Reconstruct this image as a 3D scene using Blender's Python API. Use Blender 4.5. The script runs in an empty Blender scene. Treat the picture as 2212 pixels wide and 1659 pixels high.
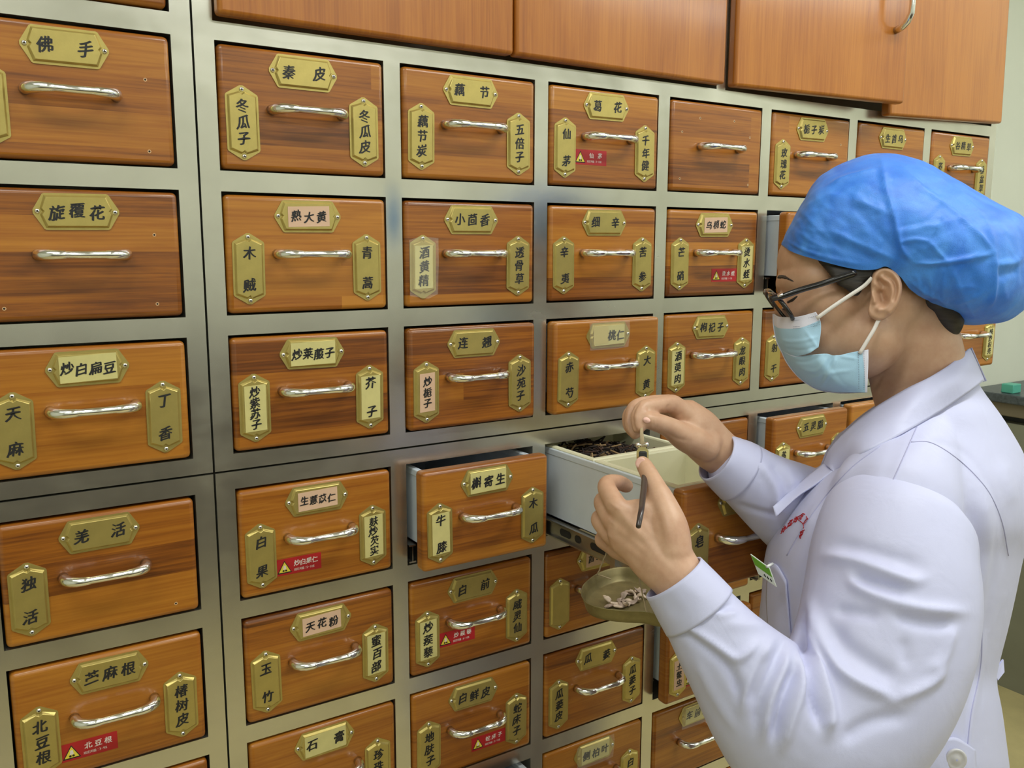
import bpy, bmesh, math, random
import numpy as np
from mathutils import Vector, Matrix, noise as mnoise

S = bpy.context.scene
COL = S.collection
PI = math.pi
# ------------------------------------------------------------------ camera
Z0 = 1.703                       # height of the top of the first full drawer row
FPX = 1912.58                    # focal length in pixels of the 2212 px wide frame
CR = np.array([[0.83950938, -0.54334722, 0.00294364],
               [-0.08160586, -0.13144154, -0.98795931],
               [0.53718198, 0.8291609, -0.1546859]])     # right, down, forward
CT = np.array([-0.27897157, -1.03580248, -0.22272019 + Z0])
cd = bpy.data.cameras.new('camera')
cam = bpy.data.objects.new('camera', cd)
COL.objects.link(cam)
cd.sensor_fit = 'HORIZONTAL'; cd.sensor_width = 36.0; cd.lens = FPX / 2212 * 36.0
cd.clip_start = 0.02; cd.clip_end = 50
mw = Matrix.Identity(4)
for i in range(3):
    mw[i][0] = CR[0][i]; mw[i][1] = -CR[1][i]; mw[i][2] = -CR[2][i]; mw[i][3] = CT[i]
cam.matrix_world = mw
S.camera = cam

# ------------------------------------------------------------------ world, exposure
S.view_settings.view_transform = 'Standard'
S.view_settings.look = 'None'
S.view_settings.gamma = 1.0
S.view_settings.use_curve_mapping = False
S.view_settings.exposure = 0.0
w = bpy.data.worlds.new('world'); S.world = w; w.use_nodes = True
w.node_tree.nodes['Background'].inputs[0].default_value = (0.80, 0.86, 0.95, 1)
w.node_tree.nodes['Background'].inputs[1].default_value = 0.06

# ceiling lamps: positions of the fluorescent fittings (their tubes are built below)
LAMPS = [(-0.75, -0.85), (1.05, -0.85), (2.85, -0.85), (-0.75, -2.45), (1.05, -2.45), (2.85, -2.45)]
LAMP_POWER = 13.0
CEIL = 2.75
for (lx, ly) in LAMPS:
    ld = bpy.data.lights.new('fluorescent_light', 'AREA')
    ld.shape = 'RECTANGLE'; ld.size = 1.15; ld.size_y = 0.26
    ld.energy = LAMP_POWER * (0.8 if lx < 0 else 1.2 if lx < 2 else 1.0); ld.color = (0.97, 1.0, 0.96)
    lo = bpy.data.objects.new('fluorescent_light', ld); COL.objects.link(lo)
    lo.location = (lx, ly, CEIL - 0.085)

# ------------------------------------------------------------------ helpers
def srgb(r, g, b):
    f = lambda c: (c / 255 / 12.92) if c / 255 <= 0.04045 else ((c / 255 + 0.055) / 1.055) ** 2.4
    return (f(r), f(g), f(b), 1.0)

class NT:
    def __init__(self, name):
        self.m = bpy.data.materials.new(name); self.m.use_nodes = True
        self.t = self.m.node_tree; self.b = self.t.nodes['Principled BSDF']
    def n(self, typ, **kw):
        nd = self.t.nodes.new(typ)
        for k, v in kw.items():
            if k == 'inp':
                for kk, vv in v.items(): nd.inputs[kk].default_value = vv
            else: setattr(nd, k, v)
        return nd
    def l(self, a, ao, b, bi): self.t.links.new(a.outputs[ao], b.inputs[bi])
    def ramp(self, stops):
        r = self.n('ShaderNodeValToRGB')
        e = r.color_ramp.elements
        while len(e) < len(stops): e.new(0.5)
        for i, (p, c) in enumerate(stops): e[i].position = p; e[i].color = c
        return r

def plain(name, col, rough=0.5, metal=0.0, spec=0.5, coat=0.0, noise=0.0, nscale=40, bump=0.0, bscale=200, trans=0.0, emis=None, sub=0.0):
    k = NT(name); b = k.b
    b.inputs['Base Color'].default_value = col
    b.inputs['Roughness'].default_value = rough
    b.inputs['Metallic'].default_value = metal
    b.inputs['Specular IOR Level'].default_value = spec
    b.inputs['Coat Weight'].default_value = coat
    b.inputs['Transmission Weight'].default_value = trans
    if sub:
        b.inputs['Subsurface Weight'].default_value = sub
        b.inputs['Subsurface Radius'].default_value = (0.010, 0.004, 0.002)
        b.inputs['Subsurface Scale'].default_value = 0.6
    tc = None
    if noise or bump: tc = k.n('ShaderNodeTexCoord')
    if noise:
        nz = k.n('ShaderNodeTexNoise', inp={'Scale': nscale, 'Detail': 5.0, 'Roughness': 0.6})
        k.l(tc, 'Object', nz, 'Vector')
        lo = tuple(c * (1 - noise) for c in col[:3]) + (1,); hi = tuple(min(1, c * (1 + noise)) for c in col[:3]) + (1,)
        r = k.ramp([(0.3, lo), (0.7, hi)])
        k.l(nz, 'Fac', r, 'Fac'); k.l(r, 'Color', b, 'Base Color')
    if bump:
        nb = k.n('ShaderNodeTexNoise', inp={'Scale': bscale, 'Detail': 3.0})
        bp = k.n('ShaderNodeBump', inp={'Strength': bump, 'Distance': 0.002})
        k.l(tc, 'Object', nb, 'Vector'); k.l(nb, 'Fac', bp, 'Height'); k.l(bp, 'Normal', b, 'Normal')
    if emis:
        b.inputs['Emission Color'].default_value = emis[0]; b.inputs['Emission Strength'].default_value = emis[1]
    return k.m

def wood(name, vertical=False, strip=0.037, length=1.5):
    """edge-glued strips with running grain, random per object"""
    k = NT(name); b = k.b
    tc = k.n('ShaderNodeTexCoord'); oi = k.n('ShaderNodeObjectInfo')
    sx = k.n('ShaderNodeSeparateXYZ'); k.l(tc, 'Object', sx, 'Vector')
    rr = k.n('ShaderNodeMath', operation='MULTIPLY', inp={1: 37.0}); k.l(oi, 'Random', rr, 0)
    A, Bx = ('Z', 'X') if vertical else ('X', 'Z')     # along grain, across grain
    al = k.n('ShaderNodeMath', operation='ADD'); k.l(sx, A, al, 0); k.l(rr, 'Value', al, 1)
    ac = k.n('ShaderNodeMath', operation='ADD'); k.l(sx, Bx, ac, 0); k.l(rr, 'Value', ac, 1)
    cv = k.n('ShaderNodeCombineXYZ'); k.l(al, 'Value', cv, 'X'); k.l(ac, 'Value', cv, 'Y')
    br = k.n('ShaderNodeTexBrick', offset=0.37, squash=1.0,
             inp={'Color1': (0, 0, 0, 1), 'Color2': (1, 1, 1, 1), 'Scale': 1.0, 'Mortar Size': 0.0, 'Bias': 0.0,
                  'Brick Width': length, 'Row Height': strip})
    k.l(cv, 'Vector', br, 'Vector')
    # grain coordinates: stretched, shifted by plank tone
    sh = k.n('ShaderNodeMath', operation='MULTIPLY', inp={1: 3.7}); k.l(br, 'Color', sh, 0)
    ay = k.n('ShaderNodeMath', operation='ADD'); k.l(sx, 'Y', ay, 0); k.l(sh, 'Value', ay, 1)
    gm = k.n('ShaderNodeCombineXYZ')
    s1 = k.n('ShaderNodeMath', operation='MULTIPLY', inp={1: 5.0}); k.l(al, 'Value', s1, 0)
    s2 = k.n('ShaderNodeMath', operation='MULTIPLY', inp={1: 80.0}); k.l(ac, 'Value', s2, 0)
    k.l(s1, 'Value', gm, 'X'); k.l(s2, 'Value', gm, 'Y'); k.l(ay, 'Value', gm, 'Z')
    g1 = k.n('ShaderNodeTexNoise', inp={'Scale': 1.0, 'Detail': 6.0, 'Roughness': 0.62, 'Distortion': 1.1})
    k.l(gm, 'Vector', g1, 'Vector')
    gm2 = k.n('ShaderNodeVectorMath', operation='MULTIPLY', inp={1: (1.3, 4.6, 1.0)}); k.l(gm, 'Vector', gm2, 0)
    g2 = k.n('ShaderNodeTexNoise', inp={'Scale': 1.0, 'Detail': 3.0, 'Roughness': 0.6}); k.l(gm2, 'Vector', g2, 'Vector')
    gm3 = k.n('ShaderNodeVectorMath', operation='MULTIPLY', inp={1: (0.9, 0.16, 1.0)}); k.l(gm, 'Vector', gm3, 0)
    g3 = k.n('ShaderNodeTexNoise', inp={'Scale': 1.0, 'Detail': 2.0}); k.l(gm3, 'Vector', g3, 'Vector')
    # combine: tone = .42*plank + .35*grain + .15*fine + .3*broad
    def mul(a, ao, v):
        m = k.n('ShaderNodeMath', operation='MULTIPLY', inp={1: v}); k.l(a, ao, m, 0); return m
    def add(a, c):
        m = k.n('ShaderNodeMath', operation='ADD'); k.l(a, 'Value', m, 0); k.l(c, 'Value', m, 1); return m
    tot = add(add(mul(br, 'Color', 0.25 if not vertical else 0.10), mul(g1, 'Fac', 0.42)), add(mul(g2, 'Fac', 0.34), mul(g3, 'Fac', 0.18 if not vertical else 0.36)))
    orr = mul(oi, 'Random', 0.10); tot = add(tot, orr)
    r = k.ramp([(0.34, srgb(64, 30, 7)), (0.48, srgb(116, 62, 14)), (0.62, srgb(154, 90, 21)), (0.86, srgb(184, 121, 38))] if not vertical else [(0.30, srgb(100, 52, 13)), (0.46, srgb(144, 80, 20)), (0.60, srgb(166, 97, 27)), (0.78, srgb(184, 115, 38))])
    k.l(tot, 'Value', r, 'Fac'); k.l(r, 'Color', b, 'Base Color')
    b.inputs['Roughness'].default_value = 0.36
    b.inputs['Specular IOR Level'].default_value = 0.5
    b.inputs['Coat Weight'].default_value = 0.35; b.inputs['Coat Roughness'].default_value = 0.13
    bp = k.n('ShaderNodeBump', inp={'Strength': 0.10, 'Distance': 0.0006}); k.l(g1, 'Fac', bp, 'Height'); k.l(bp, 'Normal', b, 'Normal')
    return k.m

def steel(name, base, rough, smudge=0.18):
    k = NT(name); b = k.b
    tc = k.n('ShaderNodeTexCoord')
    mp = k.n('ShaderNodeMapping', inp={'Scale': (6, 6, 6)}); k.l(tc, 'Object', mp, 'Vector')
    n1 = k.n('ShaderNodeTexNoise', inp={'Scale': 1.1, 'Detail': 3.0, 'Roughness': 0.5, 'Distortion': 1.2}); k.l(mp, 'Vector', n1, 'Vector')
    r = k.ramp([(0.3, tuple(c * (1 - smudge) for c in base[:3]) + (1,)), (0.7, base)])
    k.l(n1, 'Fac', r, 'Fac')
    mpb = k.n('ShaderNodeMapping', inp={'Scale': (22, 22, 60)}); k.l(tc, 'Object', mpb, 'Vector')
    n2 = k.n('ShaderNodeTexNoise', inp={'Scale': 1.0, 'Detail': 4.0, 'Roughness': 0.6, 'Distortion': 0.4}); k.l(mpb, 'Vector', n2, 'Vector')
    nn = k.n('ShaderNodeMath', operation='MULTIPLY_ADD', inp={1: 0.45}); k.l(n2, 'Fac', nn, 0)
    nh_ = k.n('ShaderNodeMath', operation='MULTIPLY', inp={1: 0.55}); k.l(n1, 'Fac', nh_, 0); k.l(nh_, 'Value', nn, 2)
    # one blue dye stain beside the drawer column
    sp = k.n('ShaderNodeVectorMath', operation='DISTANCE', inp={1: STAIN}); 
    mp2 = k.n('ShaderNodeMapping', inp={'Scale': (1, 1, 0.42), 'Location': (0, 0, 0)}); k.l(tc, 'Object', mp2, 'Vector')
    k.l(mp2, 'Vector', sp, 0)
    ad = k.n('ShaderNodeMath', operation='MULTIPLY_ADD', inp={1: 0.012}); k.l(n1, 'Fac', ad, 0); k.l(sp, 'Value', ad, 2)
    sr = k.ramp([(0.010, (0.65, 0.65, 0.65, 1)), (0.026, (0, 0, 0, 1))]); k.l(ad, 'Value', sr, 'Fac')
    mx = k.n('ShaderNodeMix', data_type='RGBA', inp={7: srgb(70, 118, 170)})
    k.l(sr, 'Color', mx, 0); k.l(r, 'Color', mx, 6); k.l(mx, 2, b, 'Base Color')
    b.inputs['Metallic'].default_value = 0.9
    rr = k.ramp([(0.25, (rough * 0.7,) * 3 + (1,)), (0.75, (rough * 1.3,) * 3 + (1,))]); k.l(nn, 'Value', rr, 'Fac'); k.l(rr, 'Color', b, 'Roughness')
    return k.m
P_ = 0.225
STAIN = (0.2135, 0.0, (Z0 - 0.190) * 0.42)

M = {}
M['wood'] = wood('glued_teak_wood')
M['wood_door'] = wood('upright_teak_wood', True, strip=0.085, length=60.0)
M['steel'] = steel('brushed_stainless_steel', (0.66, 0.645, 0.575, 1), 0.23, 0.16)
M['chrome'] = plain('polished_chrome', (0.86, 0.86, 0.86, 1), 0.17, 1.0)
M['screw'] = plain('screw_chrome', (0.75, 0.74, 0.72, 1), 0.22, 1.0)
M['brass'] = plain('stamped_brass', srgb(189, 171, 102), 0.37, 0.70, noise=0.08, nscale=60, bump=0.03, bscale=500)
M['ink'] = plain('black_ink', (0.012, 0.012, 0.014, 1), 0.55)
M['paper_olive'] = plain('yellowed_paper', srgb(206, 196, 132), 0.45, noise=0.07, nscale=45)
M['paper_pink'] = plain('pink_beige_paper', srgb(214, 178, 150), 0.6, noise=0.04)
M['sticker_red'] = plain('red_sticker_vinyl', srgb(176, 28, 36), 0.4)
M['white_ink'] = plain('white_ink', srgb(235, 225, 220), 0.5)
M['yellow'] = plain('warning_yellow', srgb(235, 215, 70), 0.5)
M['hole'] = plain('screw_hole_dark', (0.02, 0.012, 0.008, 1), 0.8)
M['scar'] = plain('bare_wood_scar', srgb(214, 178, 135), 0.7)
M['white_metal'] = plain('white_coated_metal', srgb(206, 214, 224), 0.34, 0.0, noise=0.03, nscale=30)
M['cream'] = plain('cream_plastic', srgb(226, 222, 190), 0.4)
M['zinc'] = plain('zinc_slide_steel', (0.50, 0.48, 0.45, 1), 0.3, 1.0, noise=0.1, nscale=25)
M['black'] = plain('black_parts_and_shade', (0.015, 0.015, 0.016, 1), 0.5)  # plain black, also colours the shade strip on the counter
M['wall'] = plain('painted_wall', srgb(226, 229, 214), 0.6, noise=0.03, nscale=3, bump=0.03)
M['ceil'] = plain('white_ceiling', srgb(232, 234, 228), 0.8)
M['floor'] = plain('worn_yellow_floor', srgb(196, 182, 132), 0.35, noise=0.14, nscale=6, bump=0.05, bscale=60)
M['lamp_tube'] = plain('lit_tube', (1, 1, 1, 1), 0.5, emis=((0.97, 1.0, 0.96, 1), 5.0))
M['lamp_body'] = plain('lamp_enamel', srgb(238, 238, 236), 0.4)
M['panel_grey'] = plain('grey_green_panel', srgb(134, 134, 118), 0.5, noise=0.08, nscale=5)
M['granite'] = plain('dark_granite', srgb(70, 76, 82), 0.35, noise=0.45, nscale=120)
M['cardboard'] = plain('brown_cardboard', srgb(120, 108, 88), 0.7)
M['teal'] = plain('teal_plastic', srgb(90, 180, 160), 0.4)
kt = NT('clear_tape'); kt.b.inputs['Base Color'].default_value = (0.9, 0.88, 0.8, 1); kt.b.inputs['Roughness'].default_value = 0.12
kt.b.inputs['Alpha'].default_value = 0.07; M['tape'] = kt.m

class MB:
    """collects faces with materials; build() links ONE mesh object"""
    def __init__(s): s.v = []; s.f = []; s.fm = []; s.fs = []; s.mats = []
    def mi(s, m):
        if m not in s.mats: s.mats.append(m)
        return s.mats.index(m)
    def add(s, vs, fs, m, smooth=False):
        o = len(s.v); s.v += [tuple(map(float, p)) for p in vs]; i = s.mi(m)
        for f in fs: s.f.append(tuple(o + j for j in f)); s.fm.append(i); s.fs.append(smooth)
    def box(s, x0, x1, y0, y1, z0, z1, m):
        v = [(x, y, z) for z in (z0, z1) for y in (y0, y1) for x in (x0, x1)]
        s.add(v, [(0, 2, 3, 1), (4, 5, 7, 6), (0, 1, 5, 4), (2, 6, 7, 3), (0, 4, 6, 2), (1, 3, 7, 5)], m)
    def rbox(s, x0, x1, y0, y1, z0, z1, m, r=0.004, seg=3):
        bm = bmesh.new(); bmesh.ops.create_cube(bm, size=1)
        for q in bm.verts: q.co = ((x0 + x1) / 2 + q.co.x * (x1 - x0), (y0 + y1) / 2 + q.co.y * (y1 - y0), (z0 + z1) / 2 + q.co.z * (z1 - z0))
        bmesh.ops.bevel(bm, geom=bm.edges[:], offset=r, segments=seg, profile=0.5, affect='EDGES')
        bm.normal_update()
        bm.verts.index_update()
        big = [f for f in bm.faces if max(abs(c) for c in f.normal) > 0.9999]
        bs = set(big)
        vs = [q.co[:] for q in bm.verts]
        s.add(vs, [[q.index for q in f.verts] for f in big], m)
        o = len(s.v) - len(vs); i = s.mi(m)
        for f in bm.faces:
            if f not in bs: s.f.append(tuple(o + q.index for q in f.verts)); s.fm.append(i); s.fs.append(True)
        bm.free()
    def poly_y(s, pts, y0, y1, m, cap_back=True):
        """polygon in xz (counter-clockwise from the front, i.e. seen from -y) extruded from y0 (front) to y1"""
        n = len(pts)
        v = [(x, y0, z) for x, z in pts] + [(x, y1, z) for x, z in pts]
        f = [tuple(range(n))] + [(i, n + i, n + (i + 1) % n, (i + 1) % n) for i in range(n)]
        if cap_back: f.append(tuple(range(2 * n - 1, n - 1, -1)))
        s.add(v, f, m)
    def tube(s, path, rad, m, seg=10, closed=False, caps=True, flat=None):
        p = [Vector(q) for q in path]; n = len(p)
        rad = rad if hasattr(rad, '__len__') else [rad] * n
        up = None; rings = []
        for i in range(n):
            if closed: t = (p[(i + 1) % n] - p[i - 1]).normalized()
            else: t = (p[min(i + 1, n - 1)] - p[max(i - 1, 0)]).normalized()
            if up is None:
                up = t.orthogonal().normalized()
            up = (up - t * up.dot(t)).normalized(); sd = t.cross(up)
            rings.append([p[i] + (up * math.cos(a) + sd * math.sin(a)) * rad[i] for a in [2 * PI * j / seg for j in range(seg)]])
        v = [q[:] for r in rings for q in r]; f = []
        for i in range(n if closed else n - 1):
            a = i * seg; b = ((i + 1) % n) * seg
            for j in range(seg): f.append((a + j, a + (j + 1) % seg, b + (j + 1) % seg, b + j))
        if caps and not closed: f.append(tuple(range(seg - 1, -1, -1))); f.append(tuple((n - 1) * seg + j for j in range(seg)))
        s.add(v, f, m, True)
    def grid(s, rows, m, closed=False):
        n = len(rows[0]); v = [q for r in rows for q in r]; f = []
        for i in range(len(rows) - 1):
            for j in range(n if closed else n - 1): f.append((i * n + j, i * n + (j + 1) % n, (i + 1) * n + (j + 1) % n, (i + 1) * n + j))
        s.add(v, f, m, True)
    def mesh(s, name):
        me = bpy.data.meshes.new(name); me.from_pydata(s.v, [], s.f)
        for m in s.mats: me.materials.append(m)
        me.polygons.foreach_set('material_index', s.fm); me.polygons.foreach_set('use_smooth', s.fs)
        me.update(); return me
    def build(s, name, parent=None, loc=(0, 0, 0)): return obj(name, s.mesh(name), parent, loc)

def obj(name, me, parent=None, loc=(0, 0, 0)):
    o = bpy.data.objects.new(name, me); COL.objects.link(o); o.location = loc
    if parent is not None: o.parent = parent
    return o
def tag(o, label=None, cat=None, group=None, kind=None):
    if label: o['label'] = label
    if cat: o['category'] = cat
    if group: o['group'] = group
    if kind: o['kind'] = kind
    return o
def empty(name, loc, label, cat, group=None):
    o = bpy.data.objects.new(name, None); COL.objects.link(o); o.location = loc; o.empty_display_size = 0.05
    return tag(o, label, cat, group)

# ------------------------------------------------------------------ room shell
def struct(name, mb): return tag(mb.build(name), kind='structure')
X0, X1, Y0, Y1 = -2.2, 3.6, -3.4, 0.62
m = MB(); m.box(X0, X1, Y0, Y1, -0.1, 0, M['floor']); struct('floor', m)
m = MB(); m.box(X0, X1, Y0, Y1, CEIL, CEIL + 0.1, M['ceil']); struct('ceiling', m)
m = MB(); m.box(X0, X1, Y1, Y1 + 0.1, 0, CEIL, M['wall']); struct('wall_back', m)
m = MB(); m.box(X0, X1, Y0 - 0.1, Y0, 0, CEIL, M['wall']); struct('wall_front', m)
m = MB(); m.box(X0 - 0.1, X0, Y0, Y1, 0, CEIL, M['wall']); struct('wall_left', m)
m = MB(); m.box(X1, X1 + 0.1, Y0, Y1, 0, CEIL, M['wall']); struct('wall_right', m)
for i, (lx, ly) in enumerate(LAMPS):
    t = empty('ceiling_light', (lx, ly, CEIL), 'white fluorescent ceiling fitting with two lit tubes', 'lamp', 'fluorescent ceiling lights')
    b = MB(); b.rbox(-0.62, 0.62, -0.15, 0.15, -0.045, 0.0, M['lamp_body'], 0.006, 2); b.build('lamp_housing', t)
    for sy in (-0.07, 0.07):
        b = MB(); b.tube([(-0.59, sy, -0.06), (0.59, sy, -0.06)], 0.013, M['lamp_tube'], 12); b.build('lamp_tube', t)
# counter at the far right
ct = empty('counter', (3.1, 0.1, 0), 'grey panelled counter with dark granite top at far right', 'counter')
b = MB(); b.box(-0.44, 0.49, -1.0, 0.515, 0, 0.905, M['panel_grey']); b.build('counter_body', ct)
b = MB(); b.box(-0.40, 0.49, -0.97, 0.515, 0.905, 0.93, M['black']); b.build('apron_shade', ct)  # solid black strip painted in for the shadow under the apron
b = MB(); b.rbox(-0.46, 0.49, -1.02, 0.515, 0.93, 0.975, M['cardboard'], 0.004, 2); b.build('apron', ct)
b = MB(); b.rbox(-0.48, 0.49, -1.03, 0.515, 0.975, 1.005, M['granite'], 0.005, 2); b.build('counter_top', ct)
bx = MB(); bx.rbox(-0.025, 0.025, -0.02, 0.02, 0, 0.03, M['teal'], 0.003, 2)
tag(bx.build('small_box', None, (2.672, 0.49, 1.005)), 'small teal box on the dark granite counter at far right', 'box')

# dark work bench and open shelving on the opposite side of the aisle (seen only in the steel)
wb = empty('work_bench', (0.6, -2.75, 0), 'long dark work bench across the aisle behind the camera', 'bench')
b = MB(); b.box(-2.3, 2.4, -0.33, 0.30, 0.0, 1.02, plain('bench_front', srgb(74, 62, 56), 0.5)); b.build('bench_body', wb)
b = MB(); b.rbox(-2.35, 2.45, -0.33, 0.34, 1.02, 1.06, plain('bench_top', srgb(96, 84, 76), 0.35), 0.005, 2); b.build('bench_top', wb)

# ------------------------------------------------------------------ cabinets
W, H, PX, PZ = 0.2032, 0.14047, 0.225, 0.16335
ZB = Z0 - 0.50989                 # top of drawer row 4
XA = -0.04582 - 0.2040            # left edge of the left-hand column
SEAMX, SEAMZ = -0.0232, Z0 - 0.4875
def col_x(c): return (c - 1) * PX if c else XA
def row_z(r): return Z0 - (r - 1) * PZ if r < 4 else ZB - (r - 4) * PZ
DEEP = 0.46
def carcass(xs, zs, x0, x1, z0, z1, extra=()):
    """steel face frame with open pockets; xs, zs: lists of (start, end) of the openings"""
    b = MB(); st = M['steel']
    e = [x0] + [q for p in xs for q in p] + [x1]
    for i in range(0, len(e), 2): b.box(e[i], e[i + 1], 0, DEEP, z0, z1, st)
    zz = [z0] + [q for p in sorted(zs) for q in p] + [z1]
    for (a, c) in xs:
        for i in range(0, len(zz), 2): b.box(a, c, 0, DEEP, zz[i], zz[i + 1], st)
        b.box(a, c, DEEP - 0.01, DEEP, z0, z1, st)
    return b
CTOP = Z0 + 0.92
g = 0.0012
cols = [(col_x(c), col_x(c) + 0.20297) for c in range(1, 8)]
XR = 1.5755
rowsU = [(row_z(r) - H, row_z(r)) for r in (3, 2, 1)]
rowsL = [(row_z(r) - H, row_z(r)) for r in (8, 7, 6, 5, 4)]
CAB = {}
def cabinet(key, label):
    CAB[key] = empty('medicine_cabinet', (0, 0, 0), label, 'cabinet', 'steel framed herb cabinets')
cabinet('LU', 'upper left steel framed herb cabinet, one column of wooden drawers')
cabinet('LL', 'lower left steel framed herb cabinet, one column of wooden drawers')
cabinet('RU', 'wide upper herb cabinet with wooden doors above three drawer rows')
cabinet('RL', 'wide lower herb cabinet with several pulled out drawers')
carcass([(XA, XA + 0.204)], [(row_z(r) - H, row_z(r)) for r in (3, 2, 1, 0, -1)], XA - 0.0226, SEAMX - g, SEAMZ + g, CTOP).build('cabinet_frame', CAB['LU'])
carcass([(XA, XA + 0.204)], rowsL, XA - 0.0226, SEAMX - g, 0.0, SEAMZ - g).build('cabinet_frame', CAB['LL'])
b = carcass(cols, rowsU, SEAMX + g, XR, SEAMZ + g, Z0 + 0.020)
DZ = Z0 + 0.0238
for (a, c) in ((SEAMX + g, -0.001), (0.772, 0.791), (1.5555, XR)): b.box(a, c, 0, DEEP, Z0 + 0.020, CTOP, M['steel'])
b.box(-0.001, 0.772, DEEP - 0.01, DEEP, Z0 + 0.02, CTOP, M['steel']); b.box(0.791, 1.5555, DEEP - 0.01, DEEP, Z0 + 0.02, CTOP, M['steel'])
b.box(-0.001, 1.5555, 0, DEEP, CTOP - 0.02, CTOP, M['steel'])
b.build('cabinet_frame', CAB['RU'])
carcass(cols, rowsL, SEAMX + g, XR, 0.0, SEAMZ - g).build('cabinet_frame', CAB['RL'])

# upright cupboard doors over the drawers
def door(name, hx, width, sgn, ang, roll, handle_x=None, lab=None):
    """hx hinge x; sgn +1 hinged at its left edge, -1 at its right edge"""
    b = MB(); x0, x1 = (0, width) if sgn > 0 else (-width, 0)
    b.rbox(x0, x1, -0.020, 0.0, 0, 0.62, M['wood_door'], 0.005, 3)
    o = b.build(name, CAB['RU'], (hx, 0.0, DZ))
    o.rotation_euler = (0, roll, -sgn * ang)
    if lab: o['label'] = lab
    if handle_x is None: return
    h = MB()
    pth = [(0, 0, 0.0), (0, -0.013, 0.003), (0, -0.024, 0.010), (0, -0.031, 0.022), (0, -0.032, 0.035), (0, -0.032, 0.12), (0, -0.031, 0.133), (0, -0.024, 0.145), (0, -0.013, 0.152), (0, 0, 0.155)]
    h.tube(pth, [.006, .006, .0055, .005, .0045, .0045, .005, .0055, .006, .006], M['chrome'], 12)
    h.build('door_handle', o, (handle_x, -0.020, 0.118))
door('cupboard_door', 0.0005, 0.3805, 1, 0.0, 0.0, 0.35)
door('cupboard_door', 0.7705, 0.3865, -1, 0.0, 0.0, -0.36)
door('cupboard_door', 0.7925, 0.379, 1, math.radians(6.3), 0.0, 0.345, 'upper cupboard door standing slightly ajar')
door('cupboard_door', 1.559, 0.380, -1, math.radians(1.0), math.radians(-2.2), None, 'rightmost upper cupboard door sagging on its hinge')

# ------------------------------------------------------------------ lettering
GL = {}
def glyph(ch, shear=0.10, rise=0.13, bold=0.0):
    """outline of one character as (verts, faces), brush like: leaning, rising to the right"""
    key = (ch, shear, rise, bold)
    if key in GL: return GL[key]
    cu = bpy.data.curves.new('glyph', 'FONT'); cu.body = ch; cu.size = 1.0; cu.resolution_u = 3; cu.offset = bold
    cu.fill_mode = 'FRONT'
    o = bpy.data.objects.new('glyph', cu)
    me = bpy.data.meshes.new_from_object(o)
    vs = np.array([q.co[:] for q in me.vertices]) if len(me.vertices) else np.zeros((0, 3))
    fs = [tuple(p.vertices) for p in me.polygons]
    bpy.data.objects.remove(o); bpy.data.curves.remove(cu); bpy.data.meshes.remove(me)
    if len(vs):
        x, y = vs[:, 0].copy(), vs[:, 1].copy()
        cx, cy = (x.min() + x.max()) / 2, (y.min() + y.max()) / 2
        x -= cx; y -= cy
        rnd = random.Random(ord(ch[0]))
        y2 = y + rise * x + 0.05 * np.sin(x * 5 + rnd.random() * 6) * 0.6
        x2 = x + shear * y + 0.02 * np.sin(y * 6 + rnd.random() * 6)
        # brush pressure: spread towards the lower right
        x2 = x2 * (1.0 + 0.10 * (-y))
        vs = np.stack([x2, y2], 1)
    GL[key] = (vs, fs); return GL[key]
def put_text(mb, ch, cx, cz, size, y, mat, sx=0.94, nib=0.034, **kw):
    """the outline laid down three times along a slanted nib: thick falling, thin level strokes"""
    vs, fs = glyph(ch, **kw)
    if len(vs) == 0: return
    for t in ((-1, 0, 1) if nib else (0,)):
        mb.add([(cx + (p[0] + t * nib) * size * sx, y - 0.00002 * (t + 1), cz + (p[1] - t * nib * 0.42) * size) for p in vs], fs, mat)

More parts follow.
